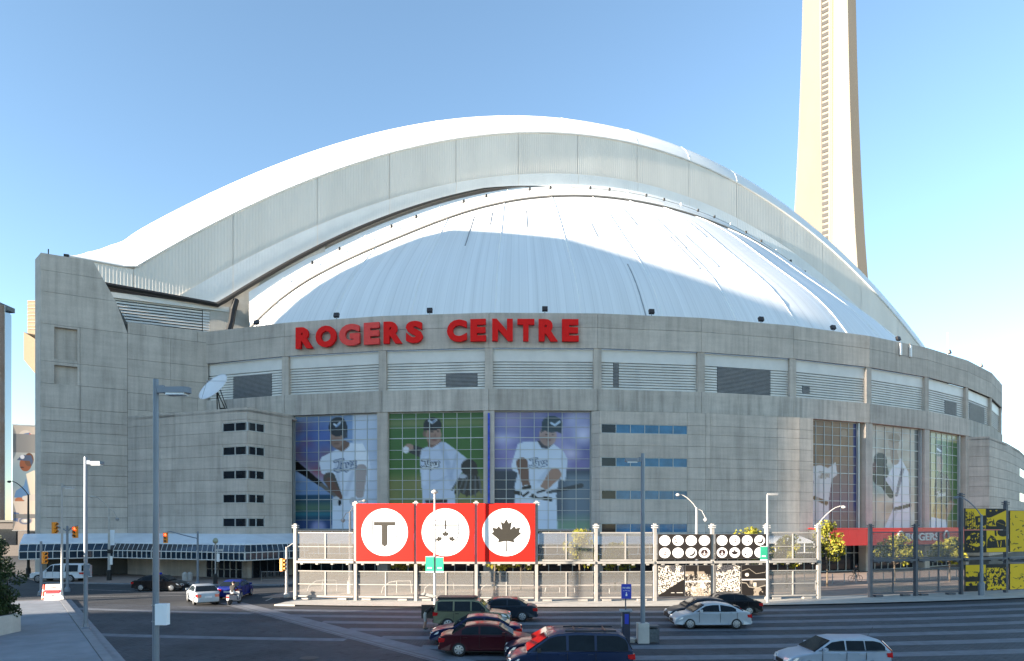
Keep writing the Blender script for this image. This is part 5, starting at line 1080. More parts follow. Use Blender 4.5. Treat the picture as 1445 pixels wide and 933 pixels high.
def dish():
    p = XY(304, 76.5); root = empty('satellite_dish', (p.x, p.y, 18.35), label='big white satellite dish tilted skyward on the left wing roof', cat='satellite dish')
    nrm = Vector((-.42, -.70, .58)).normalized(); q = nrm.to_track_quat('Z', 'Y').to_matrix(); ctr = Vector((0, 0, 3.0))
    b = MB(); rad = 1.95; prof = [(.02, .0)] + [(rad * i / 10, .42 * (i / 10) ** 2) for i in range(1, 11)] + [(rad, .36)] + [(rad * i / 10, .42 * (i / 10) ** 2 - .06) for i in range(9, 0, -1)] + [(.02, -.06)]
    b.lathe(prof, 40, q, ctr); b.build('reflector', M['dish'], root, smooth=True)
    b = MB(); f_ = ctr + nrm * 1.3
    for a in (0.3, 2.4, 4.5): e = ctr + q @ Vector((rad * cos(a), rad * sin(a), .42)); b.tube([e, f_], .022, 5)
    b.build('feed_struts', M['vent_slat'], root); b = MB(); b.lathe([(.09, -.15), (.09, .12)], 10, q, f_); b.build('feed_horn', M['vent_slat'], root)
    b = MB(); back = ctr - nrm * .2
    for dx, dy in ((-.6, .7), (.7, .8), (.2, -.1)): b.tube([back, (dx + .4, dy + .3, 0)], .06, 6)
    b.tube([back + q @ Vector((.7, 0, .1)), (1.0, .8, .9)], .05, 5); b.box((.55, .75, .75), (.5, .4, .5)); b.build('mount', M['black'], root)
dish()

# ------------------------------------------------------------------ lamp posts, signals, signs
def shoebox(px, base_y, top_y, label, m, arm=1.3, r_=.11, side=1, head=(1.15, .42, .22), z0=.1, Y=None, h=None):
    p = G(px, base_y) if Y is None else Vector((*XY(px, Y), 0)); h = h or ZP(top_y, p.y)
    root = empty('lamp_post', (p.x, p.y, 0), label=label, cat='lamp post')
    b = MB(); b.tube([(0, 0, .0), (0, 0, h)], [r_ * 1.15, r_ * .85], 12); b.build('pole', m, root, smooth=False)
    b = MB(); b.lathe([(r_ * 2.4, 0), (r_ * 2.4, z0 + .06), (r_ * 1.5, z0 + .12), (r_ * 1.3, z0 + .3)], 12); b.build('base_flange', m, root)
    b = MB(); b.box((side * (arm * .22), 0, h - .3), (arm * .45, r_ * 1.2, .22)); b.build('arm', m, root)
    c = side * (arm * .42 + head[0] / 2); hx, hy, hz = head[0] / 2, head[1] / 2, head[2]
    b = MB(); b.prism([(c - hx, -hy * .8), (c + hx * .7 * (1 if side > 0 else 1), -hy), (c + hx, -hy * .5), (c + hx, hy * .5), (c + hx * .7, hy), (c - hx, hy * .8)], h - .42, h - .42 + hz); hd = b.build('lamp_head', m, root)
    b = MB(); b.box((c, 0, h - .45), (head[0] * .7, head[1] * .75, .06)); b.build('lens', M['lamp_clear'], hd)
    return root
lp1 = shoebox(220, 0, 535, 'tall grey-blue lamp post with a white box strapped to it', M['pole_blue'], Y=19.9, r_=.088, arm=.55, head=(.78, .36, .17))
b = MB(); b.box((.22, -.05, 3.35), (.34, .2, .62)); b.build('meter_box', M['canopy_white'], lp1); b = MB()
for z in (3.12, 3.6): b.lathe([(.115, z), (.115, z + .03)], 12)
b.build('strap', M['vent_slat'], lp1)
lp2 = shoebox(121, 890, 645, 'grey-blue lamp post standing on the sidewalk near the kerb', M['pole_blue'], r_=.10, arm=.6, head=(.75, .34, .17))
b = MB(); b.box((.2, -.05, 3.4), (.26, .18, .6)); b.build('meter_box', M['pole_blue'], lp2)
shoebox(87.5, 846, 682, 'pale slim lamp post beside the parking price sign', M['pole_white'], r_=.085, arm=.5, head=(.8, .34, .16))
lp = shoebox(907, 907, 640, 'grey-blue lamp post on a square concrete base in the lot', M['pole_blue'], arm=.45, side=-1, head=(.7, .34, .17))
b = MB(); b.prism([(-.28, -.28), (.28, -.28), (.28, .28), (-.28, .28)], 0, 1.0); b.build('concrete_base', M['conc_light'], lp); lp.location.z = 0
def slim(px, base_y, top_y, label, green, flag=1):
    p = G(px, base_y); h = ZP(top_y, p.y); root = empty('slim_lamp_post', (p.x, p.y, 0), label=label, cat='lamp post')
    b = MB(); b.tube([(0, 0, 0), (0, 0, h)], [.10, .07], 10); b.build('pole', M['pole_white'], root)
    if flag > 0: b = MB(); b.lathe([(.08, h), (.26, h + .1), (.24, h + .2), (.08, h + .3)], 12); b.build('lamp_head', M['pole_white'], root)
    else: b = MB(); b.prism([(0, -.1), (.75, -.16), (.85, 0), (.75, .16), (0, .1)], h - .06, h + .1); b.build('lamp_head', M['pole_white'], root)
    for x0, x1, z0, z1 in green:
        b = MB(); b.box(((x0 + x1) / 2, -.14, (z0 + z1) / 2), (x1 - x0, .03, z1 - z0)); s_ = b.build('hanging_sign', M['green_sign'], root)
        for zc_, hh, ww in ((z0 + .06, .1, 1), (z1 - .02, .04, 1), (z0 + .35, .1, .55)): b = MB(); b.box(((x0 + x1) / 2, -.16, zc_), ((x1 - x0) * ww, .02, hh)); b.build('sign_print', M['white'], s_)
        b = MB(); b.tube([(0, 0, z1 + .03), ((x0 + x1) / 2, -.12, z1 + .03)], .02, 4); b.build('sign_bracket', M['steel'], s_)
    return root
slim(613.5, 855, 697, 'slim white lamp post with twin green signs before the red boards', [(-.66, -.06, 2.45, 3.65), (.10, .66, 2.45, 3.6)])
slim(1083, 852, 698, 'slim white lamp post with one pale green sign beside the emblem boards', [(-.60, -.06, 3.25, 4.35)], -1)
def curved(px, Y, top_y, label, side, m, twin=False, sc=1.0, arm_px=None):
    p = XY(px, Y); h = ZP(top_y, Y); root = empty('curved_lamp_post', (p.x, p.y, 0), label=label, cat='street lamp')
    hp = h - 1.3 * sc; b = MB(); b.tube([(0, 0, 0), (0, 0, hp)], [.16, .09], 10); b.build('pole', m, root)
    b = MB(); b.lathe([(.24, 0), (.24, 1.1), (.17, 1.2)], 10); b.build('base_sleeve', M['black'] if m == M['pole_conc'] else m, root)
    b = MB(); b.tube([(0, 0, hp - .1)] + [(side * 1.5 * sc * sin(R(t)), 0, hp + 1.25 * sc * (1 - cos(R(t)))) if False else (side * (1.7 * sc) * (t / 90), 0, hp + 1.25 * sc * sin(R(t))) for t in range(15, 96, 16)], .045, 6); b.build('arm', m, root)
    b = MB(); b.lathe([(.05, .0), (.17, .05), (.2, .16), (.1, .24)], 10, None, (side * 1.78 * sc, 0, hp + 1.07 * sc)); b.build('lamp_head', m, root)
    if twin:
        b = MB(); b.tube([(0, 0, hp - .1), (-side * .5 * sc, 0, hp - .3 * sc), (-side * .85 * sc, 0, hp - 1.0 * sc)], .04, 6); b.build('lower_arm', m, root)
        b = MB(); b.lathe([(.04, .16), (.2, .05), (.16, -.12), (.05, -.2)], 10, None, (-side * .87 * sc, 0, hp - 1.15 * sc)); b.build('lower_lamp', M['vent_slat'], root)
    return root
cl = curved(154, 71, 700, 'twin-armed curved street lamp on the pavement by the entrance canopy', -1, M['pole_conc'], True)
b = MB(); b.box((.32, 0, 4.6), (.5, .04, 1.6)); b.build('street_banner', M['canopy_white'], cl); b = MB(); b.box((.22, -.05, 2.2), (.34, .04, .9)); b.build('notice_plate', M['white'], cl); b = MB(); b.box((.1, 0, 3.15), (.4, .35, .4)); b.build('control_box', M['black'], cl)
curved(983, 58, 697, 'curved double lamp behind the emblem boards', -1, M['pole_white'], True, .9)
curved(494, 58, 706, 'curved lamp rising behind the fence left of the red boards', 1, M['pole_white'], True, .7)
curved(1154, 60, 713, 'curved lamp behind the fence beside the open gateway', 1, M['pole_white'], False, 1.3)
curved(1385, 56, 700, 'grey lamp with long curved arm before the yellow boards', -1, M['pole_blue'], False, 1.2)
curved(40, 75, 678, 'dark curved lamp beside the sunlit player banner', -1, M['black'], False, 1.2)
def globe(px, Y, label):
    p = XY(px, Y); root = empty('globe_lamp', (p.x, p.y, .1), label=label, cat='street lamp')
    b = MB(); b.tube([(0, 0, 0), (0, 0, 4.0)], .07, 8); b.build('pole', M['pole_conc'], root); b = MB(); b.lathe([(.22, 0), (.2, .9), (.1, 1.0)], 10); b.build('base_sleeve', M['black'], root)
    b = MB(); b.lathe([(.08, 4.0), (.24, 4.1), (.27, 4.28), (.18, 4.48), (.05, 4.55)], 12); b.build('globe', mat('globe_glass', (.28, .29, .20), .3), root, smooth=True)
    b = MB(); b.box((.28, -.03, 2.6), (.3, .03, .8)); b.build('notice_plate', M['white'], root); b = MB(); b.box((.4, -.03, 3.35), (.7, .03, .18)); b.build('street_name_plate', M['frame'], root)
globe(304, 66.8, 'short globe lamp with white notices before the entrance doors')
def signal_head(root, x, y, z, rz, lit=0, name='signal_head'):
    hd = empty(name, (x, y, z), rz); del_ = [hd.pop(k) for k in list(hd.keys())]; hd.parent = root
    b = MB(); b.box((0, 0, 0), (.36, .26, 1.02)); b.build('housing', M['signal'], hd); 
    for k in range(3):
        zz = .32 - k * .32; b = MB(); b.lathe([(.115, -.01), (.115, .01)], 14, Matrix.Rotation(R(90), 3, 'X'), (0, -.135, zz)); b.build('lens', M['lens_red'] if (lit and k == 0) else M['lens_dark'], hd)
        b = MB(); n = 9
        for q in range(n):
            a0, a1 = R(200 - 220 * q / n), R(200 - 220 * (q + 1) / n); b.add([(.135 * cos(a), y_, zz + .135 * sin(a)) for y_ in (-.13, -.33) for a in (a0, a1)], [(0, 1, 3, 2)])
        b.build('visor', M['signal'], hd)
def signal(px, Y, top_y, label, heads, arm=None, m=None):
    p = XY(px, Y); h = ZP(top_y, Y); root = empty('traffic_signal', (p.x, p.y, 0), label=label, cat='traffic light'); k = F / Y; m = m or M['pole_blue']
    b = MB(); b.tube([(0, 0, 0), (0, 0, h)], [.13, .09], 8); b.build('pole', m, root); b = MB(); b.lathe([(.26, 0), (.24, .3), (.14, .4)], 8); b.build('pole_base', m, root)
    if arm: b = MB(); b.tube([((x - px) / k, 0, ZP(y, Y)) for x, y in arm], .05, 6); b.build('mast_arm', m, root)
    for x, y, rz, lit in heads: signal_head(root, (x - px) / k + .0, -.3 if abs(rz) < .5 else 0, ZP(y, Y), rz, lit)
    return root
signal(95, 60, 742, 'traffic signal pole with one sideways head and one lit red', [(77, 745, R(75), 0), (109.5, 751, R(8), 1)], [(77, 742), (86, 745), (95, 750), (103, 744), (110, 742)])
sg = signal(58, 57, 764, 'short traffic signal pole with a single sideways amber head', [(63, 787, R(60), 0)])
signal(279, 66, 750, 'mast-arm signal with a red light before the entrance canopy', [(236, 759, R(12), 1)], [(279, 760), (262, 756), (240, 750), (236, 751)])
signal(404.5, 55, 772, 'signal post with an amber head at the end of the fence', [(398.5, 797, R(70), 0)], [(404.5, 773), (412, 768), (420, 764)], M['pole_white'])
# pay station, its sign, bin
p = G(883, 908); root = empty('pay_station', (p.x, p.y, 0), label='dark blue parking pay station under a blue sign', cat='pay station')
b = MB(); b.prism([(-.19, -.16), (.19, -.16), (.19, .16), (-.19, .16)], 0, 1.62); b.build('cabinet', mat('pay_station_blue', (.012, .022, .05), .35), root); b = MB(); b.box((0, 0, 1.66), (.62, .40, .07), 0, Matrix.Rotation(R(6), 3, 'X')); b.build('hood', M['vent_slat'], root)
b = MB(); b.box((-.205, .0, 1.1), (.03, .2, .5)); b.build('side_panel', M['frame'], root); b = MB(); b.box((.02, -.17, 1.25), (.2, .03, .5)); b.build('screen_panel', M['blue_sign'], root); b = MB(); b.tube([(0, .05, 1.6), (0, .05, 2.25)], .035, 6); b.build('sign_pole', M['steel_dark'], root)
b = MB(); b.box((.03, 0, 2.62), (.50, .05, .74)); sp = b.build('sign_plate', M['blue_sign'], root)
T = lambda x, z: frame(Vector((x, -.032, z)), Vector((1, 0, 0)), Vector((0, 0, 1)), Vector((0, -1, 0)))
put_text('sign_lettering', 'PAY HERE', .1, .003, T(.03, 2.80), M['white'], sp, .002, (.38, .085)); put_text('sign_lettering', 'for Parking', .1, .003, T(.03, 2.66), M['white'], sp, 0, (.34, .06))
b = MB(); b.box((.03, -.03, 2.44), (.09, .01, .1)); b.box((.03, -.031, 2.53), (.04, .01, .1)); b.build('hand_symbol', M['white'], sp)
p = G(921, 907); root = empty('litter_bin', (p.x, p.y, 0), label='dark wire-sided litter bin beside the concrete lamp base', cat='bin')
b = MB(); b.prism([(-.27, -.24), (.27, -.24), (.24, .24), (-.24, .24)], .05, .72); b.build('body', mat('bin_grey', (.07, .085, .095), .5, var=.3, scale=9), root)
b = MB(); b.box((0, 0, .86), (.58, .52, .06)); b.box((0, .2, .78), (.52, .06, .14)); b.build('rim', M['steel_dark'], root)
for x in (-.27, .27):
    b = MB(); b.tube([(x, -.24, 0), (x, -.24, .9)], .025, 5); b.build('corner_bar', M['steel_dark'], root)
p = G(896, 906); b = MB(); b.prism([(-.75, -.35), (.2, -.35), (.35, 0), (.2, .35), (-.75, .35)], 0, .16); o = b.build('kerb_island', M['conc_light']); o.location = (p.x - .25, p.y + .1, 0); tag(o, kind='structure')
# price sign and stacked cones
p = G(76, 849); root = empty('price_sign', (p.x, p.y, .12), R(8), label='white and red folding parking price sign on the sidewalk', cat='sign')
for s_ in (-1, 1):
    b = MB(); m3 = Matrix.Rotation(R(12 * s_), 3, 'X'); b.box((0, s_ * .14, .62), (1.15, .04, 1.24), 0, m3); o = b.build('sign_leaf', M['white'], root)
    if s_ == -1: leafp = o
red = mat('sign_band_red', (.40, .02, .04), .5)
m4 = Matrix.Rotation(R(-12), 4, 'X')
for z0, z1, x0, x1 in ((.62, .80, -.575, .575), (.50, .61, -.5, .5)):
    b = MB(); b.box(((x0 + x1) / 2, -.17 - .0, (z0 + z1) / 2), (x1 - x0, .02, z1 - z0), 0, m3.inverted()); b.build('red_band', red, leafp); b.v
b = MB()
for i in range(9): b.box((-.42 + i * .105, -.20, .71), (.07, .02, .08), 0, m3.inverted())
b.box((0, -.135, .98), (.42, .02, .06), 0, m3.inverted()); b.box((0, -.215, .16), (.66, .02, .06), 0, m3.inverted()); tag(b.build('faded_lettering', M['letter_red2'], leafp), kind='stuff')
put_text('price_lettering', '-$40-', .3, .006, frame(Vector((0, -.215, .35)), Vector((1, 0, 0)), Vector((0, .2, .98)), Vector((0, -.98, .2))), M['print_black'], leafp, .008, (.52, .18))
p = G(62, 849); root = empty('traffic_cone', (p.x, p.y, .12), label='tall orange traffic cone with white collars beside the price sign', cat='cone')
b = MB(); b.box((0, 0, .03), (.42, .42, .06)); b.build('base', M['black'], root); b = MB(); b.lathe([(.17, .06), (.05, 1.2), (.03, 1.22)], 14); b.build('body', M['cone'], root)
for z0, z1 in ((.2, .32), (.7, .8)): b = MB(); b.lathe([(.172 - .105 * z0 + .012, z0), (.172 - .105 * z1 + .012, z1)], 14); b.build('collar', M['white'], root)

# railings and barrier in the plaza
for n, (a, c_) in enumerate(((1090, 1150), (1158, 1224), (1232, 1290), (1298, 1350))):
    P0, P1 = FP(a, 119), FP(c_, 119); root = empty('railing', (P0.x, P0.y, .06), label='low pale metal railing section standing in the plaza', cat='railing', group='plaza railings'); W = Wall(P0, P1); iv = Matrix.Translation((-P0.x, -P0.y, -.06))
    for j in range(5): b = MB(); q_ = W.pt(W.L * j / 4, 0); b.tube([(q_.x, q_.y, .02), (q_.x, q_.y, 1.05)], .045, 6); o = b.build('post', M['pole_white'], root); o.matrix_parent_inverse = iv
    b = MB(); b.tube([W.pt(0, .35), W.pt(W.L, .35)], .03, 5); o = b.build('rail', M['pole_white'], root); o.matrix_parent_inverse = iv
for n, px in enumerate((455, 560, 620, 700, 790, 860)):
    P0 = FP(px, 125); root = empty('bike_hoop', (P0.x, P0.y, .06), label='bent steel handrail hoop behind the screen fence', cat='railing', group='handrail hoops behind the fence'); b = MB()
    b.tube([(-1.3, 0, 0), (-1.2, 0, .5), (-.6, 0, .95), (0, 0, 1.05), (1.2, 0, 1.05), (1.3, 0, 0)], .045, 6); b.build('hoop', M['pole_white'], root); b = MB(); b.tube([(0, 0, 0), (0, 0, 1.05)], .04, 6); b.build('upright', M['pole_white'], root)
P0 = XY(386, 69); root = empty('crowd_barrier', (P0.x, P0.y, .1), .1, label='grey crowd-control barrier outside the entrance doors', cat='barrier'); b = MB()
b.tube([(-1.2, 0, .0), (-1.2, 0, 1.05), (1.2, 0, 1.05), (1.2, 0, 0)], .03, 5); b.tube([(-1.2, 0, .25), (1.2, 0, .25)], .025, 5); b.build('frame', M['steel'], root); b = MB()
for i in range(13): b.tube([(-1.05 + i * .175, 0, .25), (-1.05 + i * .175, 0, 1.05)], .012, 4)
tag(b.build('bars', M['steel'], root), kind='stuff')
for px, Y in ((261, 70.5), (268, 70.7)):
    pp = XY(px, Y); b = MB(); b.lathe([(.25, 0), (.28, .7), (.22, .8), (.1, .9)], 12); o = b.build('standing_ashtray', M['pole_conc']); o.location = (pp.x, pp.y, .1); tag(o, 'squat concrete litter urn against the canopy wall', 'urn', 'litter urns by the wall')

# ------------------------------------------------------------------ trees and hedge
def leaves(mb, c, rad, n, size, rr, squash=(1, 1, 1)):
    for i in range(n):
        while True:
            d = Vector((rr.uniform(-1, 1), rr.uniform(-1, 1), rr.uniform(-1, 1)))
            if .15 < d.length < 1: break
        d = d.normalized() * (d.length ** .6)
        p = Vector(c) + Vector((d.x * rad * squash[0], d.y * rad * squash[1], d.z * rad * squash[2])); a = Vector((rr.gauss(0, 1), rr.gauss(0, 1), rr.gauss(0, .7))).normalized(); b_ = a.orthogonal().normalized()
        b_ = (b_ * cos(rr.uniform(0, 6.28)) + a.cross(b_) * sin(rr.uniform(0, 6.28))); c2 = a.cross(b_); s_ = size * rr.uniform(.6, 1.35)
        mb.add([p + b_ * s_, p + c2 * s_ * .5, p - b_ * s_, p - c2 * s_ * .5], [(0, 1, 2, 3)])
def tree(px, r_, h, seed, label, cr=1.5):
    rr = random.Random(seed); P = FP(px, r_); root = empty('plaza_tree', (P.x, P.y, .06), label=label, cat='tree', group='young trees in the plaza'); b = MB(); top = Vector((rr.uniform(-.2, .2), rr.uniform(-.2, .2), h * .9))
    b.tube([(0, 0, -.02), (0, 0, h * .3), top * .6, top], [.10, .08, .06, .015], 7); tips = []
    for i in range(9):
        z = h * (.38 + .5 * i / 9); a = i * 2.4 + rr.uniform(-.4, .4); l = cr * (1.05 - .6 * (i / 9)) * rr.uniform(.8, 1.15); s_ = Vector((0, 0, z)); e = Vector((l * cos(a), l * sin(a), z + l * .55)); b.tube([s_, (s_ + e) / 2 + Vector((0, 0, .1)), e], [.035, .025, .01], 5); tips += [e, (s_ + e) / 2]
    b.build('trunk', M['bark'], root); lf = MB()
    for t in tips + [top]: leaves(lf, t, cr * rr.uniform(.26, .42), 75, .14, rr, (1, 1, .9))
    lf.build('crown', M['leaf_yellow'], root)
TL = 'young yellow-green tree in the plaza behind the screen fence'
for px, r_, h, sd_, lab, cr in ((1167, 121.5, 6.5, 1, 'bushy yellow-green tree standing in the open gateway of the fence', 1.6), (1057, 122, 5.9, 2, 'tree rising behind the emblem board with a dark maple leaf', 1.6), (868, 122, 4.4, 3, 'small tree behind the screen fence just beside the emblem boards', 1.3), (818, 121, 5.6, 4, 'taller yellow-green tree behind the fence between red and black boards', 1.6), (735, 122, 4.6, 5, 'small tree showing under the single maple leaf board', 1.3), (698, 122, 4.8, 6, 'small tree beneath the joint of shield and maple leaf boards', 1.4), (592, 122, 4.7, 7, 'small tree behind the twin green signs under the red boards', 1.4), (560, 122, 4.5, 8, 'small tree showing under the T shield board', 1.3), (1262, 121, 4.9, 9, 'leafy tree left of the word on the red canopy, behind dark fence', 1.7), (1340, 121, 4.6, 10, 'leafy tree right of the word on the red canopy, behind dark fence', 1.5), (1110, 122, 5.0, 12, 'tree behind plain screens between emblem boards and the gateway', 1.4)): tree(px, r_, h, sd_, lab, cr)
def hedge():
    rr = random.Random(5); root = empty('evergreen_shrub', (-28.7, 36.6, .12), label='tall dense dark evergreen shrub growing from the concrete planter', cat='shrub'); lf = MB(); b = MB(); b.tube([(0, 0, .9), (0, 0, 4.4)], [.14, .04], 6)
    for i in range(8): a = i * 2.2; b.tube([(0, 0, 1.3 + i * .35), (1.0 * cos(a), 1.0 * sin(a), 2.0 + i * .35)], [.05, .015], 5)
    b.build('trunk', M['bark'], root)
    for i in range(80):
        z = rr.uniform(.7, 5.0); w_ = 1.55 * (1 - max(0, (z - 3.2) / 2.6) ** 1.5); a = rr.uniform(0, 6.28); q_ = rr.uniform(.2, 1) ** .5 * w_; leaves(lf, (q_ * cos(a), q_ * sin(a), z), rr.uniform(.35, .6), 150, .085, rr)
    lf.build('foliage', M['leaf_dark'], root)
    pl = empty('planter', (-29.6, 35.8, .12), R(0), label='square pale concrete planter under the evergreen shrub', cat='planter'); b = MB(); b.prism([(-2.2, -1.6), (2.6, -1.6), (2.6, 1.2), (-2.2, 1.2)], 0, 1.0); b.build('box', M['conc_light'], pl); b = MB(); b.prism([(-2.0, -1.4), (2.4, -1.4), (2.4, 1.0), (-2.0, 1.0)], .95, 1.01); b.build('soil', M['soil'], pl)
hedge()

# ------------------------------------------------------------------ vehicles
def interp(pts, x):
    if x <= pts[0][0]: return pts[0][1]
    for (xa, za), (xb, zb) in zip(pts[:-1], pts[1:]):
        if x <= xb: return za + (zb - za) * (x - xa) / (xb - xa + 1e-9)
    return pts[-1][1]
SPEC = {
 'sedan': dict(L=4.6, W=1.78, sill=.24, wr=.32, ax=(-1.36, 1.38), top=[(-2.28, .62), (-2.22, .90), (-1.95, .99), (-1.3, 1.00), (.2, .95), (1.0, .93), (1.55, .86), (2.0, .74), (2.24, .60)], nose=(2.28, .36), tail=(-2.30, .36),
      gh=[(-1.72, .97), (-1.05, 1.36), (-.55, 1.42), (.0, 1.42), (.38, 1.37), (1.12, .92)], wins=[(-1.25, -.48), (-.40, .80)], belt=.98, tum=.42),
 'compact': dict(L=4.45, W=1.74, sill=.23, wr=.31, ax=(-1.30, 1.34), top=[(-2.2, .62), (-2.14, .94), (-1.9, 1.02), (-1.3, 1.02), (.2, .96), (1.05, .93), (1.55, .85), (1.95, .72), (2.16, .56)], nose=(2.21, .34), tail=(-2.22, .36),
      gh=[(-1.75, 1.0), (-1.1, 1.34), (-.5, 1.44), (.0, 1.44), (.42, 1.38), (1.22, .92)], wins=[(-1.3, -.42), (-.34, .88)], belt=.99, tum=.42),
 'suv': dict(L=4.4, W=1.80, sill=.38, wr=.37, ax=(-1.30, 1.36), top=[(-2.16, .80), (-2.14, 1.10), (-1.0, 1.10), (.9, 1.08), (1.3, 1.06), (1.95, .98), (2.12, .86)], nose=(2.18, .50), tail=(-2.18, .50),
      gh=[(-2.10, 1.08), (-1.98, 1.66), (-1.7, 1.72), (.1, 1.72), (.42, 1.67), (1.05, 1.06)], wins=[(-1.92, -1.05), (-.95, -.06), (.02, .78)], belt=1.10, tum=.22),
 'minivan': dict(L=5.0, W=1.94, sill=.26, wr=.34, ax=(-1.50, 1.58), top=[(-2.46, .70), (-2.44, 1.06), (-1.0, 1.06), (.9, 1.02), (1.55, 1.00), (2.0, .90), (2.34, .74)], nose=(2.48, .40), tail=(-2.50, .42),
      gh=[(-2.40, 1.04), (-2.12, 1.58), (-1.85, 1.70), (-.3, 1.74), (.5, 1.70), (.82, 1.62), (1.75, .99)], wins=[(-2.22, -1.02), (-.92, .08), (.18, 1.38)], belt=1.06, tum=.30),
 'wagon': dict(L=4.6, W=1.74, sill=.23, wr=.31, ax=(-1.32, 1.34), top=[(-2.26, .66), (-2.24, .98), (-1.2, .99), (.2, .96), (1.05, .93), (1.6, .86), (2.05, .74), (2.22, .60)], nose=(2.28, .35), tail=(-2.30, .38),
      gh=[(-2.20, .97), (-1.80, 1.38), (-1.5, 1.45), (-.1, 1.46), (.32, 1.40), (1.15, .92)], wins=[(-1.95, -1.12), (-1.06, -.30), (-.22, .84)], belt=.99, tum=.36),
 'pickup': dict(L=5.5, W=1.96, sill=.42, wr=.40, ax=(-1.55, 1.75), top=[(-2.70, .80), (-2.70, 1.12), (-.95, 1.12), (.9, 1.10), (1.3, 1.10), (2.4, 1.02), (2.62, .88)], nose=(2.72, .52), tail=(-2.74, .55),
      gh=[(-2.66, 1.10), (-2.60, 1.80), (-2.3, 1.88), (-.62, 1.88), (.25, 1.86), (.52, 1.80), (1.28, 1.08)], wins=[(-2.3, -1.0), (-.5, .18), (.26, 1.0)], belt=1.13, tum=.2)}
PAINT = {}
def paint(name, c, metal=.35):
    if name not in PAINT: PAINT[name] = mat('car_paint_' + name, c, .38, metal * .5, var=.05, coat=.18)
    PAINT[name].node_tree.nodes['Principled BSDF'].inputs['Coat IOR'].default_value = 1.3; PAINT[name].node_tree.nodes['Principled BSDF'].inputs['IOR'].default_value = 1.35
    return PAINT[name]
def wheel_mesh(r_, wd):
    b = MB(); b.lathe([(r_ * .62, -wd / 2), (r_ * .94, -wd / 2), (r_, -wd * .32), (r_, wd * .32), (r_ * .94, wd / 2), (r_ * .62, wd / 2)], 24, Matrix.Rotation(R(90), 3, 'X')); return b
def car(kind, px, Y, heading, pname, pc, label, metal=.35, side_px=None, H=None, extras=None):
    S = SPEC[kind]; W2 = S['W'] / 2; L2 = S['L'] / 2; p = XY(px, Y); name = {'suv': 'parked_suv', 'minivan': 'minivan', 'wagon': 'station_wagon', 'pickup': 'pickup_truck'}.get(kind, 'car')
    root = empty(name, (p.x, p.y, .014), heading, label=label, cat={'suv': 'SUV', 'pickup': 'pickup truck', 'minivan': 'minivan'}.get(kind, 'car')); pm = paint(pname, pc, metal)
    taper = lambda x: 1 - .16 * max(0, (abs(x) - L2 * .62) / (L2 * .38)) ** 2.2
    # lower body: loft of rings across the width, wheel arches cut into the outline
    bot = []; ar = S['wr'] + .06
    xs_ = [S['nose'][0] - .02]
    def arch(cx): return [(cx + ar * cos(t), S['wr'] + ar * sin(t)) for t in [R(a) for a in range(-15, 196, 21)]]
    out = [S['tail']] + S['top'] + [S['nose'], (S['nose'][0] - .03, S['sill'] + .02)]
    for cx in (S['ax'][1], S['ax'][0]): out += [(cx + ar + .02, S['sill'])] + [q for q in arch(cx) if q[1] > S['sill']] + [(cx - ar - .02, S['sill'])]
    out += [(S['tail'][0] + .03, S['sill'] + .02)]
    n = len(out); ctr = (0, (S['sill'] + .9) / 2)
    def offs(d):
        res = []
        for i in range(n):
            a, b_, c_ = out[i - 1], out[i], out[(i + 1) % n]; e1 = Vector((b_[0] - a[0], b_[1] - a[1])); e2 = Vector((c_[0] - b_[0], c_[1] - b_[1]))
            nn = Vector((e1.y, -e1.x)).normalized() * (1 if e1.length > 1e-6 else 0) + Vector((e2.y, -e2.x)).normalized() * (1 if e2.length > 1e-6 else 0)
            nn = nn.normalized() if nn.length > 1e-6 else nn; res.append((b_[0] + nn.x * d, b_[1] + nn.y * d))
        return res
    rings = [(-W2, .05), (-W2 + .035, .015), (-W2 + .12, 0), (-W2 * .5, -.012), (W2 * .5, -.012), (W2 - .12, 0), (W2 - .035, .015), (W2, .05)]
    bm = bmesh.new(); vr = []
    for y, d in rings:
        sg_ = [bm.verts.new((x, y * taper(x) * (1 - .05 * max(0, (.5 - z)) - .035 * max(0, z - .75) ), z)) for x, z in offs(d)]; vr.append(sg_)
    for i in range(len(vr) - 1):
        for k in range(n): bm.faces.new((vr[i][k], vr[i][(k + 1) % n], vr[i + 1][(k + 1) % n], vr[i + 1][k]))
    f1 = bm.faces.new(vr[0]); f2 = bm.faces.new(list(reversed(vr[-1]))); bmesh.ops.triangulate(bm, faces=[f1, f2]); bmesh.ops.recalc_face_normals(bm, faces=bm.faces)
    for f in bm.faces: f.smooth = True
    for e in bm.edges:
        if len(e.link_faces) == 2 and e.calc_face_angle(0) > R(32): e.smooth = False
    me = bpy.data.meshes.new('body'); bm.to_mesh(me); bm.free(); me.materials.append(pm); body = link('body', me, root)
    # greenhouse
    gh = S['gh']; zb_ = min(gh[0][1], gh[-1][1]); yw = lambda z, x: (W2 * .965 - max(0, z - zb_) * S['tum'] - .0) * taper(x * .9)
    bm = bmesh.new(); L_ = [bm.verts.new((x, yw(z, x), z)) for x, z in gh]; R_ = [bm.verts.new((x, -yw(z, x), z)) for x, z in gh]; Lm = [bm.verts.new((x, yw(z, x) * .7, z + (.03 if 0 < i < len(gh) - 1 else 0))) for i, (x, z) in enumerate(gh)]; Rm = [bm.verts.new((x, -yw(z, x) * .7, z + (.03 if 0 < i < len(gh) - 1 else 0))) for i, (x, z) in enumerate(gh)]
    for A, B in ((L_, Lm), (Lm, Rm), (Rm, R_)):
        for i in range(len(gh) - 1): bm.faces.new((A[i], A[i + 1], B[i + 1], B[i]))
    fa_ = [bm.faces.new(L_), bm.faces.new(R_)]; bmesh.ops.triangulate(bm, faces=fa_); bmesh.ops.recalc_face_normals(bm, faces=bm.faces)
    for f in bm.faces: f.smooth = True
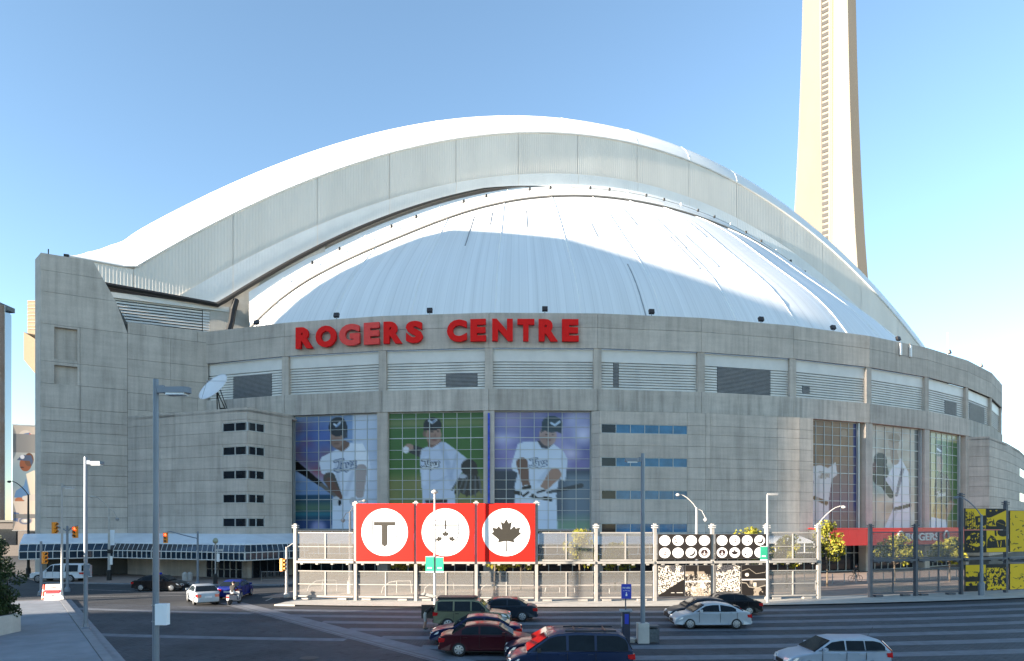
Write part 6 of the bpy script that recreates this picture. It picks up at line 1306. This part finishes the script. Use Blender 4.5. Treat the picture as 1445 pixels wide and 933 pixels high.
    for e in bm.edges:
        if len(e.link_faces) == 2 and e.calc_face_angle(0) > R(28): e.smooth = False
    me = bpy.data.meshes.new('roof'); bm.to_mesh(me); bm.free(); me.materials.append(pm); rf = link('roof', me, root)
    for s_ in (-1, 1):
        for a, b_ in S['wins']:
            lo = S['belt'] + .03; pts = []
            xs2 = np.linspace(a, b_, 15); up = [(x, min(interp(gh, x) - .075, S['gh'][2][1] + .1)) for x in xs2]; up = [(x, z) for x, z in up if z > lo + .01]
            poly = [(up[0][0], lo)] + up + [(up[-1][0], lo)]
            if up[-1][1] > lo + .1 and interp(gh, b_ + .12) < interp(gh, b_) - .04: pass
            b = MB(); nn = len(poly)
            if s_ > 0: poly = poly[::-1]
            b.add([(x, s_ * (yw(z, x) + .012), z) for x, z in poly], [tuple(range(nn))]); b.v += [(x, s_ * (yw(z, x) - .01), z) for x, z in poly]
            for i in range(nn): b.f.append((i, (i + 1) % nn, nn + (i + 1) % nn, nn + i)); b.m.append(0)
            b.build('side_window', M['car_glass'], root, recalc=True)
        b = MB(); x0, x1 = S['wins'][0][0], S['wins'][-1][1]; b.tube([(x, s_ * (yw(S['belt'] + .01, x) + .014), S['belt'] + .01) for x in np.linspace(x0 - .05, x1 + .1, 8)], .014, 4); b.build('belt_trim', M['trim'], root)
        hx = (S['wins'][-1][0] + .1); 
        for w_ in S['wins'][-2:]: b = MB(); b.box((w_[0] + .16, s_ * (W2 * taper(0) - .0), S['belt'] - .12), (.2, .05, .04)); b.build('door_handle', pm if kind != 'suv' else M['trim'], root)
        for w_ in S['wins'][-2:] + [(S['wins'][-1][1] - .02,)]: b = MB(); b.box((w_[0] - .04, s_ * (W2 - .012), (S['sill'] + S['belt']) / 2 + .06), (.012, .03, S['belt'] - S['sill'] - .2)); b.build('door_gap', M['trim'], root)
        mx = S['wins'][-1][1] - .14; b = MB(); b.box((mx, s_ * (W2 + .09), S['belt'] + .07), (.14, .2, .14)); b.build('mirror', pm if kind not in ('suv', 'minivan') else M['trim'], root)
        # lamps wrap the corners
        tx = S['tail'][0]; hz_ = interp(S['top'], L2 - .35); tz = interp(S['top'], -L2 + .08)
        b = MB(); yb = W2 * taper(tx); zt0 = tz - (.28 if kind != 'minivan' else .34)
        b.hexa([(tx - .015, s_ * yb * .62, zt0), (tx - .015, s_ * (yb + .0), zt0), (tx + .26, s_ * (W2 * taper(tx + .26) + .004), zt0 + .04), (tx + .22, s_ * yb * .62, zt0), (tx + .0, s_ * yb * .62, zt0 + .2), (tx + .0, s_ * yb, zt0 + .22), (tx + .3, s_ * (W2 * taper(tx + .3) + .004), zt0 + .2), (tx + .22, s_ * yb * .62, zt0 + .2)])
        b.build('tail_light', M['lamp_red'], root, recalc=True)
        nx = S['nose'][0]; yb = W2 * taper(nx); z0 = interp(S['top'], nx - .25) - .22; b = MB()
        b.hexa([(nx + .0, s_ * yb * .50, z0), (nx - .03, s_ * (yb + .0), z0), (nx - .42, s_ * (W2 * taper(nx - .42) + .003), z0 + .08), (nx - .4, s_ * yb * .5, z0 + .02), (nx - .04, s_ * yb * .52, z0 + .14), (nx - .1, s_ * yb, z0 + .16), (nx - .5, s_ * (W2 * taper(nx - .5) + .003), z0 + .20), (nx - .4, s_ * yb * .52, z0 + .17)])
        b.build('headlight', M['lamp_clear'], root, recalc=True)
    (xa, za), (xb, zb2) = gh[-1], gh[-2]
    def glass(nm, x0, z0, x1, z1, off):
        b = MB(); A = .06; q_ = lambda t: (x0 + (x1 - x0) * t, z0 + (z1 - z0) * t); d = Vector((z1 - z0, -(x1 - x0))).normalized() * off; pts = []
        for t in (A, 1 - A):
            x, z = q_(t); pts += [(x + d.x, -yw(z, x) * .94, z + d.y), (x + d.x, yw(z, x) * .94, z + d.y)]
        b.add([pts[0], pts[1], pts[3], pts[2]], [(0, 1, 2, 3)]); b.v += [(x - d.x * 1.5, y, z - d.y * 1.5) for x, y, z in (pts[0], pts[1], pts[3], pts[2])]; b.f += [(0, 1, 5, 4), (1, 2, 6, 5), (2, 3, 7, 6), (3, 0, 4, 7), (7, 6, 5, 4)]; b.m += [0] * 5
        b.build(nm, M['car_glass'], root, recalc=True)
    glass('windshield', gh[-1][0], gh[-1][1] + .02, gh[-2][0], gh[-2][1], .035); glass('rear_window', gh[0][0], gh[0][1] + .03, gh[1][0], gh[1][1], -.035)
    nx, tx = S['nose'][0], S['tail'][0]
    b = MB(); b.box((nx + .002, 0, S['nose'][1] + .14), (.05, S['W'] * .42, .15)); b.build('grille', M['trim'], root)
    b = MB(); b.box((nx - .0, 0, S['sill'] + .10), (.06, S['W'] * .66, .10)); b.build('lower_grille', M['trim'], root)
    b = MB(); b.box((tx - .015, 0, S['tail'][1] + (.28 if kind != 'minivan' else .4)), (.03, .5, .14)); b.build('number_plate', M['plate'], root)
    b = MB(); b.box((tx + .0, 0, S['tail'][1] + .02), (.05, S['W'] * .80, .16)); b.build('bumper', M['trim'] if kind in ('suv',) else pm, root)
    un = MB(); un.prism([(S['tail'][0] + .3, -W2 * .8), (S['nose'][0] - .3, -W2 * .8), (S['nose'][0] - .3, W2 * .8), (S['tail'][0] + .3, W2 * .8)], S['sill'] - .06, S['sill'] + .25); un.build('underbody', M['black'], root)
    tm = None
    for ax in S['ax']:
        for s_ in (-1, 1):
            wh = empty('wheel', (ax, s_ * (W2 - .11), S['wr'])); wh.parent = root
            if tm is None: t_ = wheel_mesh(S['wr'], .2).build('tyre', M['rubber'], wh, smooth=True); tm = t_.data
            else: link('tyre', tm, wh)
            b = MB(); r_ = S['wr'] * .66; rot = Matrix.Rotation(R(-90 * s_), 3, 'X')
            b.lathe([(r_, .02), (r_, .108), (r_ * .9, .115), (r_ * .86, .102)], 20, rot); b.m[-1] = 1; b.m[-2] = 1
            for k in range(7): a = 2 * pi * k / 7; m3_ = rot @ Matrix.Rotation(a, 3, 'Z'); b.hexa([m3_ @ Vector(v_) for v_ in ((.03, -.028, .09), (r_ * .92, -.05, .09), (r_ * .92, .05, .09), (.03, .028, .09), (.03, -.028, .125), (r_ * .92, -.05, .115), (r_ * .92, .05, .115), (.03, .028, .125))])
            b.lathe([(.055, .08), (.055, .13)], 10, rot); b.build('rim', [M['rim'], M['trim']], wh, recalc=True)
    if extras: extras(root, S, pm)
    return root
def rack(root, S, pm):
    for s_ in (-1, 1): b = MB(); b.tube([(x, s_ * .58, S['gh'][2][1] + .1) for x in (-1.8, -.9, .2)], .03, 6); b.build('roof_rail', M['trim'], root)
    for x in (-1.4, -.2): b = MB(); b.tube([(x, -.6, S['gh'][2][1] + .1), (x, .6, S['gh'][2][1] + .1)], .03, 6); b.build('roof_bar', M['trim'], root)
def jeep_x(root, S, pm):
    b = MB(); b.prism([(-1.95, -.6), (.15, -.55), (.3, 0), (.15, .55), (-1.95, .6)], 1.74, 1.86); b.build('roof_bag', M['black'], root)
    # opened tailgate swung to the side and lifted glass
    b = MB(); b.box((-2.62, .86, .86), (.95, .10, .80)); tg = b.build('open_tailgate', M['trim'], root)
    b = MB(); b.box((-2.55, 0, 1.90), (.78, 1.2, .04), 0, Matrix.Rotation(R(14), 3, 'Y')); b.build('raised_rear_glass', M['car_glass'], root)
def cap_x(root, S, pm):
    b = MB(); b.box((-.72, 0, 1.5), (.06, S['W'] * .93, .74)); b.build('cap_gap', M['trim'], root)
def taxi_x(root, S, pm):
    b = MB(); b.prism([(-.3, -.42), (-.1, -.42), (-.1, .42), (-.3, .42)], 1.43, 1.6); b.build('roof_sign', M['blue_sign'], root)
def ant_x(root, S, pm):
    b = MB(); b.tube([(-1.6, 0, 1.47), (-1.85, 0, 1.85)], .008, 4); b.build('antenna', M['trim'], root)
    for s_ in (-1, 1): b = MB(); b.hexa([(-2.27, s_ * .70, .98), (-2.2, s_ * .80, .98), (-1.86, s_ * .66, 1.36), (-1.9, s_ * .58, 1.36), (-2.31, s_ * .70, .98), (-2.24, s_ * .815, .98), (-1.86, s_ * .675, 1.38), (-1.93, s_ * .58, 1.38)]); b.build('pillar_light', M['lamp_red'], root, recalc=True)
LEFT, RIGHT = pi, 0.0
car('pickup', 86, 70, LEFT, 'white', (.66, .68, .70), 'white pickup truck with a bed cap waiting at the junction', 0, extras=cap_x)
car('sedan', 227, 61, RIGHT, 'black', (.010, .010, .012), 'black sedan with a blue roof sign crossing before the entrance', 0, extras=taxi_x)
car('sedan', 286, 51.5, R(124), 'silver', (.36, .39, .42), 'silver sedan with brake lamps on, seen from behind at the junction', .4)
car('compact', 333, 55.5, R(95), 'royal', (.008, .02, .17), 'bright royal blue car beside the scooter rider', .2)
car('suv', 667, 38.6, RIGHT - R(2), 'olive', (.16, .17, .11), 'olive green boxy SUV with its tailgate open', .3, extras=jeep_x)
car('sedan', 706, 42.2, LEFT, 'slate', (.020, .030, .045), 'dark slate sedan parked beyond the olive SUV', .3)
car('sedan', 672, 34.0, LEFT, 'navy', (.008, .014, .06), 'navy blue car mostly hidden behind the maroon sedan', .3)
car('sedan', 691, 31.3, RIGHT, 'maroon', (.055, .006, .012), 'dark maroon sedan parked nose toward the dark blue minivan', .3)
car('sedan', 785, 29.8, LEFT, 'wine', (.010, .012, .035), 'low dark car tucked just behind the dark blue minivan', .3)
car('minivan', 803, 27.0, LEFT, 'midnight', (.016, .030, .075), 'dark blue minivan with roof rails beside the pay station', .35, extras=rack)
car('compact', 990, 42.0, LEFT, 'graphite', (.035, .042, .055), 'graphite grey car sandwiched between silver and black cars', .3)
car('compact', 1001, 39.2, LEFT, 'bright_silver', (.42, .46, .50), 'bright silver compact sedan parked before two dark cars', .45)
car('sedan', 1022, 44.8, LEFT, 'jet', (.008, .009, .012), 'glossy black sedan parked nearest the map boards', .1)
wg = car('wagon', 1173, 27.4, LEFT, 'ice', (.34, .40, .48), 'pale silver-blue station wagon alone in the lot', .4, extras=ant_x); wg.scale = (.92, .94, .98)

# ------------------------------------------------------------------ people
def person(name, J, label, shirt, legs, loc, rz, cat='person', shorts=False, bag=None, sleeves=False, helmet=None):
    # J: joint name -> point. one skin surface, five fingers on each hand
    root = empty(name, loc, rz, label=label, cat=cat)
    E = [('pelvis', 'belly'), ('belly', 'chest'), ('chest', 'neck'), ('neck', 'chin'), ('chin', 'crown')]
    rad = dict(pelvis=.145, belly=.13, chest=.155, neck=.055, chin=.085, crown=.085)
    for s_ in 'lr':
        E += [('chest', 'sh' + s_), ('sh' + s_, 'el' + s_), ('el' + s_, 'wr' + s_), ('wr' + s_, 'pa' + s_), ('pelvis', 'hp' + s_), ('hp' + s_, 'kn' + s_), ('kn' + s_, 'an' + s_), ('an' + s_, 'to' + s_)]
        rad.update({'sh' + s_: .068, 'el' + s_: .044, 'wr' + s_: .028, 'pa' + s_: .034, 'hp' + s_: .095, 'kn' + s_: .060, 'an' + s_: .042, 'to' + s_: .036})
        pa, wr = Vector(J['pa' + s_]), Vector(J['wr' + s_]); d = (pa - wr).normalized(); sd_ = d.orthogonal().normalized()
        for k, (o_, l_) in enumerate(((-.03, .06), (-.01, .075), (.011, .07), (.03, .055))):
            a, b_ = 'f%d%s' % (k, s_), 'g%d%s' % (k, s_); J[a] = tuple(pa + sd_ * o_ + d * .035); J[b_] = tuple(pa + sd_ * o_ * 1.1 + d * (.035 + l_)); E += [('pa' + s_, a), (a, b_)]; rad[a] = .010; rad[b_] = .008
        J['t' + s_] = tuple(wr + d * .04 + sd_ * .045); J['u' + s_] = tuple(wr + d * .09 + sd_ * .06); E += [('wr' + s_, 't' + s_), ('t' + s_, 'u' + s_)]; rad['t' + s_] = .011; rad['u' + s_] = .009
    face_ = J.pop('face'); names = list(J.keys()); idx = {k: i for i, k in enumerate(names)}
    me = bpy.data.meshes.new('body'); me.from_pydata([J[k] for k in names], [(idx[a], idx[b_]) for a, b_ in E], []); ob = bpy.data.objects.new('body', me); col.objects.link(ob)
    ob.modifiers.new('skin', 'SKIN'); ob.modifiers.new('sub', 'SUBSURF').levels = 1
    sv = me.skin_vertices[0].data
    for k in names: sv[idx[k]].radius = (rad[k], rad[k]); sv[idx[k]].use_root = (k == 'pelvis')
    m2 = bpy.data.meshes.new_from_object(ob.evaluated_get(bpy.context.evaluated_depsgraph_get())); bpy.data.objects.remove(ob)
    m2.materials.clear()
    for m_ in (M['skin'], shirt, legs, M['shoe'], M['hair']): m2.materials.append(m_)
    segs_ = []
    for a, b_ in E:
        if 'crown' in (a, b_) or 'chin' in (a, b_): mi = 0
        elif a[:2] in ('el', 'wr', 'pa') or a[0] in 'fgtu' and a != 'to': mi = 1 if (sleeves and a[:2] == 'el') else 0
        elif a[:2] == 'an': mi = 3
        elif a[:2] == 'kn': mi = 0 if shorts else 2
        elif a[:2] == 'hp' or b_[:2] == 'hp': mi = 2
        else: mi = 1
        segs_.append((Vector(J[a]), Vector(J[b_]), mi))
    for p_ in m2.polygons:
        best = (9, 0)
        for a, b_, mi in segs_:
            ab = b_ - a; t = min(1, max(0, (p_.center - a).dot(ab) / max(1e-9, ab.length_squared))); dd = (p_.center - a - ab * t).length
            if dd < best[0]: best = (dd, mi)
        p_.material_index = best[1]; p_.use_smooth = True
    link('body', m2, root)
    ch_, cr_ = Vector(J['chin']), Vector(J['crown']); up = (cr_ - ch_).normalized(); q = up.to_track_quat('Z', 'Y').to_matrix(); hc = (ch_ + cr_) / 2 + up * .03
    b = MB(); b.lathe([(.02, .125), (.075, .11), (.105, .06), (.112, .0), (.10, -.03), (.06, -.03)], 14, q, hc); b.build('helmet' if helmet else 'hair', helmet or M['hair'], root, smooth=True)
    fw = Vector(face_).normalized(); sd_ = up.cross(fw).normalized()
    b = MB(); b.box(tuple(hc - up * .05 + fw * .10), (.03, .03, .045)); b.build('nose', M['skin'], root)
    for s_ in (-1, 1):
        b = MB(); b.lathe([(.008, -.012), (.014, 0), (.008, .012)], 8, None, tuple(hc - up * .02 + fw * .088 + sd_ * s_ * .035)); b.build('eye', M['hair'], root); b = MB(); b.box(tuple(hc - up * .04 + sd_ * s_ * .098), (.03, .03, .06)); b.build('ear', M['skin'], root)
    b = MB(); b.box(tuple(hc - up * .105 + fw * .088), (.02, .045, .012)); b.build('mouth', M['lamp_red'], root)
    if bag: bag(root)
    return root
# bending into the open SUV, beyond its rear bumper
pj = XY(611, 38.6)
person('person', dict(pelvis=(0, 0, .92), belly=(.14, 0, 1.06), chest=(.36, 0, 1.22), neck=(.50, 0, 1.29), chin=(.57, 0, 1.30), crown=(.72, 0, 1.38), face=(.5, 0, -.86),
   shl=(.38, .18, 1.24), ell=(.48, .22, .98), wrl=(.72, .16, .95), pal=(.80, .15, .96), shr=(.38, -.18, 1.24), elr=(.50, -.22, .98), wrr=(.74, -.16, .97), par=(.82, -.15, .98),
   hpl=(0, .10, .88), knl=(.06, .12, .48), anl=(-.02, .12, .09), tol=(.16, .13, .045), hpr=(0, -.10, .88), knr=(.02, -.12, .48), anr=(-.06, -.12, .09), tor=(.12, -.13, .045)),
   'person in black top and pale shorts bending into the open SUV', M['cloth_black'], M['cloth_khaki'], (pj.x - .42, pj.y - .35, .014), 0, shorts=True, sleeves=False)
def backpack(root):
    b = MB(); b.hexa([(-.30, -.15, .98), (-.14, -.16, .98), (-.14, .16, .98), (-.30, .15, .98), (-.26, -.12, 1.36), (-.12, -.14, 1.38), (-.12, .14, 1.38), (-.26, .12, 1.36)]); b.build('backpack', M['cloth_black'], root)
ps = G(331, 853); hd = R(80)
sc = empty('scooter', (ps.x, ps.y, .014), hd, label='small red-tailed motor scooter ridden beside the blue car', cat='scooter')
for x in (-.62, .62):
    wh = empty('wheel', (x, 0, .27)); wh.parent = sc; wheel_mesh(.27, .11).build('tyre', M['rubber'], wh, smooth=True); b = MB(); b.lathe([(.17, -.03), (.17, .03)], 14, Matrix.Rotation(R(90), 3, 'X')); b.build('rim', M['rim'], wh)
b = MB(); b.hexa([(-.85, -.13, .42), (.1, -.16, .30), (.1, .16, .30), (-.85, .13, .42), (-.88, -.12, .74), (.05, -.15, .66), (.05, .15, .66), (-.88, .12, .74)]); b.hexa([(.1, -.17, .24), (.5, -.17, .24), (.5, .17, .24), (.1, .17, .24), (.1, -.17, .32), (.5, -.17, .32), (.5, .17, .32), (.1, .17, .32)]); b.hexa([(.45, -.19, .28), (.60, -.16, .30), (.60, .16, .30), (.45, .19, .28), (.38, -.15, .92), (.48, -.12, .95), (.48, .12, .95), (.38, .15, .92)]); b.build('body', paint('scooter_grey', (.25, .26, .28), .3), sc)
b = MB(); b.prism([(-.82, -.12), (-.05, -.14), (.03, 0), (-.05, .14), (-.82, .12)], .74, .80); b.build('seat', M['trim'], sc); b = MB(); b.tube([(.64, 0, .3), (.45, 0, 1.0)], .03, 6); b.tube([(.36, -.33, 1.04), (.45, 0, 1.0), (.36, .33, 1.04)], .018, 6); b.build('handlebar', M['trim'], sc); b = MB(); b.box((-.89, 0, .62), (.05, .2, .1)); b.build('tail_light', M['lamp_red'], sc); b = MB(); b.box((-.90, 0, .44), (.02, .16, .1)); b.build('number_plate', M['plate'], sc)
person('person', dict(pelvis=(-.28, 0, .92), belly=(-.26, 0, 1.06), chest=(-.20, 0, 1.30), neck=(-.17, 0, 1.44), chin=(-.14, 0, 1.50), crown=(-.15, 0, 1.66), face=(1, 0, 0),
   shl=(-.20, .20, 1.36), ell=(-.06, .33, 1.14), wrl=(.24, .31, 1.07), pal=(.33, .31, 1.06), shr=(-.20, -.20, 1.36), elr=(-.06, -.33, 1.14), wrr=(.24, -.31, 1.07), par=(.33, -.31, 1.06),
   hpl=(-.24, .11, .88), knl=(.20, .20, .80), anl=(.16, .19, .40), tol=(.32, .19, .36), hpr=(-.24, -.11, .88), knr=(.20, -.20, .80), anr=(.16, -.19, .40), tor=(.32, -.19, .36)),
   'scooter rider in sleeveless black top with a backpack, seen from behind', M['cloth_black'], M['cloth_light'], (ps.x, ps.y, .014), hd, bag=backpack)
pb = FP(1207, 118); rzb = R(12)
bk = empty('bicycle', (pb.x, pb.y, .06), rzb, label='dark bicycle ridden across the open gateway', cat='bicycle')
for x in (-.52, .52):
    wh = empty('wheel', (x, 0, .34)); wh.parent = bk; b = MB(); b.tube([(.33 * cos(2 * pi * k / 24), 0, .33 * sin(2 * pi * k / 24)) for k in range(25)], .02, 6, False); b.build('tyre', M['rubber'], wh); b = MB()
    for k in range(9): b.tube([(0, 0, 0), (.32 * cos(2 * pi * k / 9), 0, .32 * sin(2 * pi * k / 9))], .004, 3)
    b.lathe([(.03, -.03), (.03, .03)], 8, Matrix.Rotation(R(90), 3, 'X')); b.build('spokes', M['frame'], wh)
b = MB(); bb_, hd_, st_, fk = (-.08, 0, .32), (.38, 0, .82), (-.22, 0, .80), (.52, 0, .34)
for a, c_ in ((bb_, hd_), (st_, bb_), (st_, hd_), (bb_, (-.52, 0, .34)), (st_, (-.52, 0, .34)), (hd_, fk)): b.tube([a, c_], .018, 6)
b.build('frame', M['trim'], bk); b = MB(); b.prism([(-.36, -.07), (-.12, -.02), (-.12, .02), (-.36, .07)], .90, .95); b.tube([st_, (-.25, 0, .92)], .014, 5); b.build('saddle', M['black'], bk); b = MB(); b.tube([hd_, (.36, 0, .98)], .014, 5); b.tube([(.34, -.28, .99), (.38, 0, .99), (.34, .28, .99)], .013, 5); b.build('handlebar', M['trim'], bk); b = MB(); b.tube([(-.08, -.1, .18), (-.08, -.06, .32), (-.08, .06, .32), (-.08, .1, .46)], .012, 5); b.build('crank', M['frame'], bk)
person('person', dict(pelvis=(-.22, 0, 1.02), belly=(-.14, 0, 1.16), chest=(-.0, 0, 1.38), neck=(.08, 0, 1.50), chin=(.13, 0, 1.55), crown=(.15, 0, 1.71), face=(1, 0, 0),
   shl=(.02, .18, 1.42), ell=(.18, .24, 1.18), wrl=(.28, .27, 1.05), pal=(.34, .27, 1.01), shr=(.02, -.18, 1.42), elr=(.18, -.24, 1.18), wrr=(.28, -.27, 1.05), par=(.34, -.27, 1.01),
   hpl=(-.18, .10, .97), knl=(.18, .11, .84), anl=(.02, .11, .52), tol=(.16, .11, .47), hpr=(-.18, -.10, .97), knr=(.08, -.11, .62), anr=(-.06, -.11, .25), tor=(.10, -.11, .20)),
   'cyclist in dark clothes riding across the open gateway', M['cloth_black'], M['trim'], (pb.x, pb.y, .06), rzb, sleeves=True, helmet=M['black'])
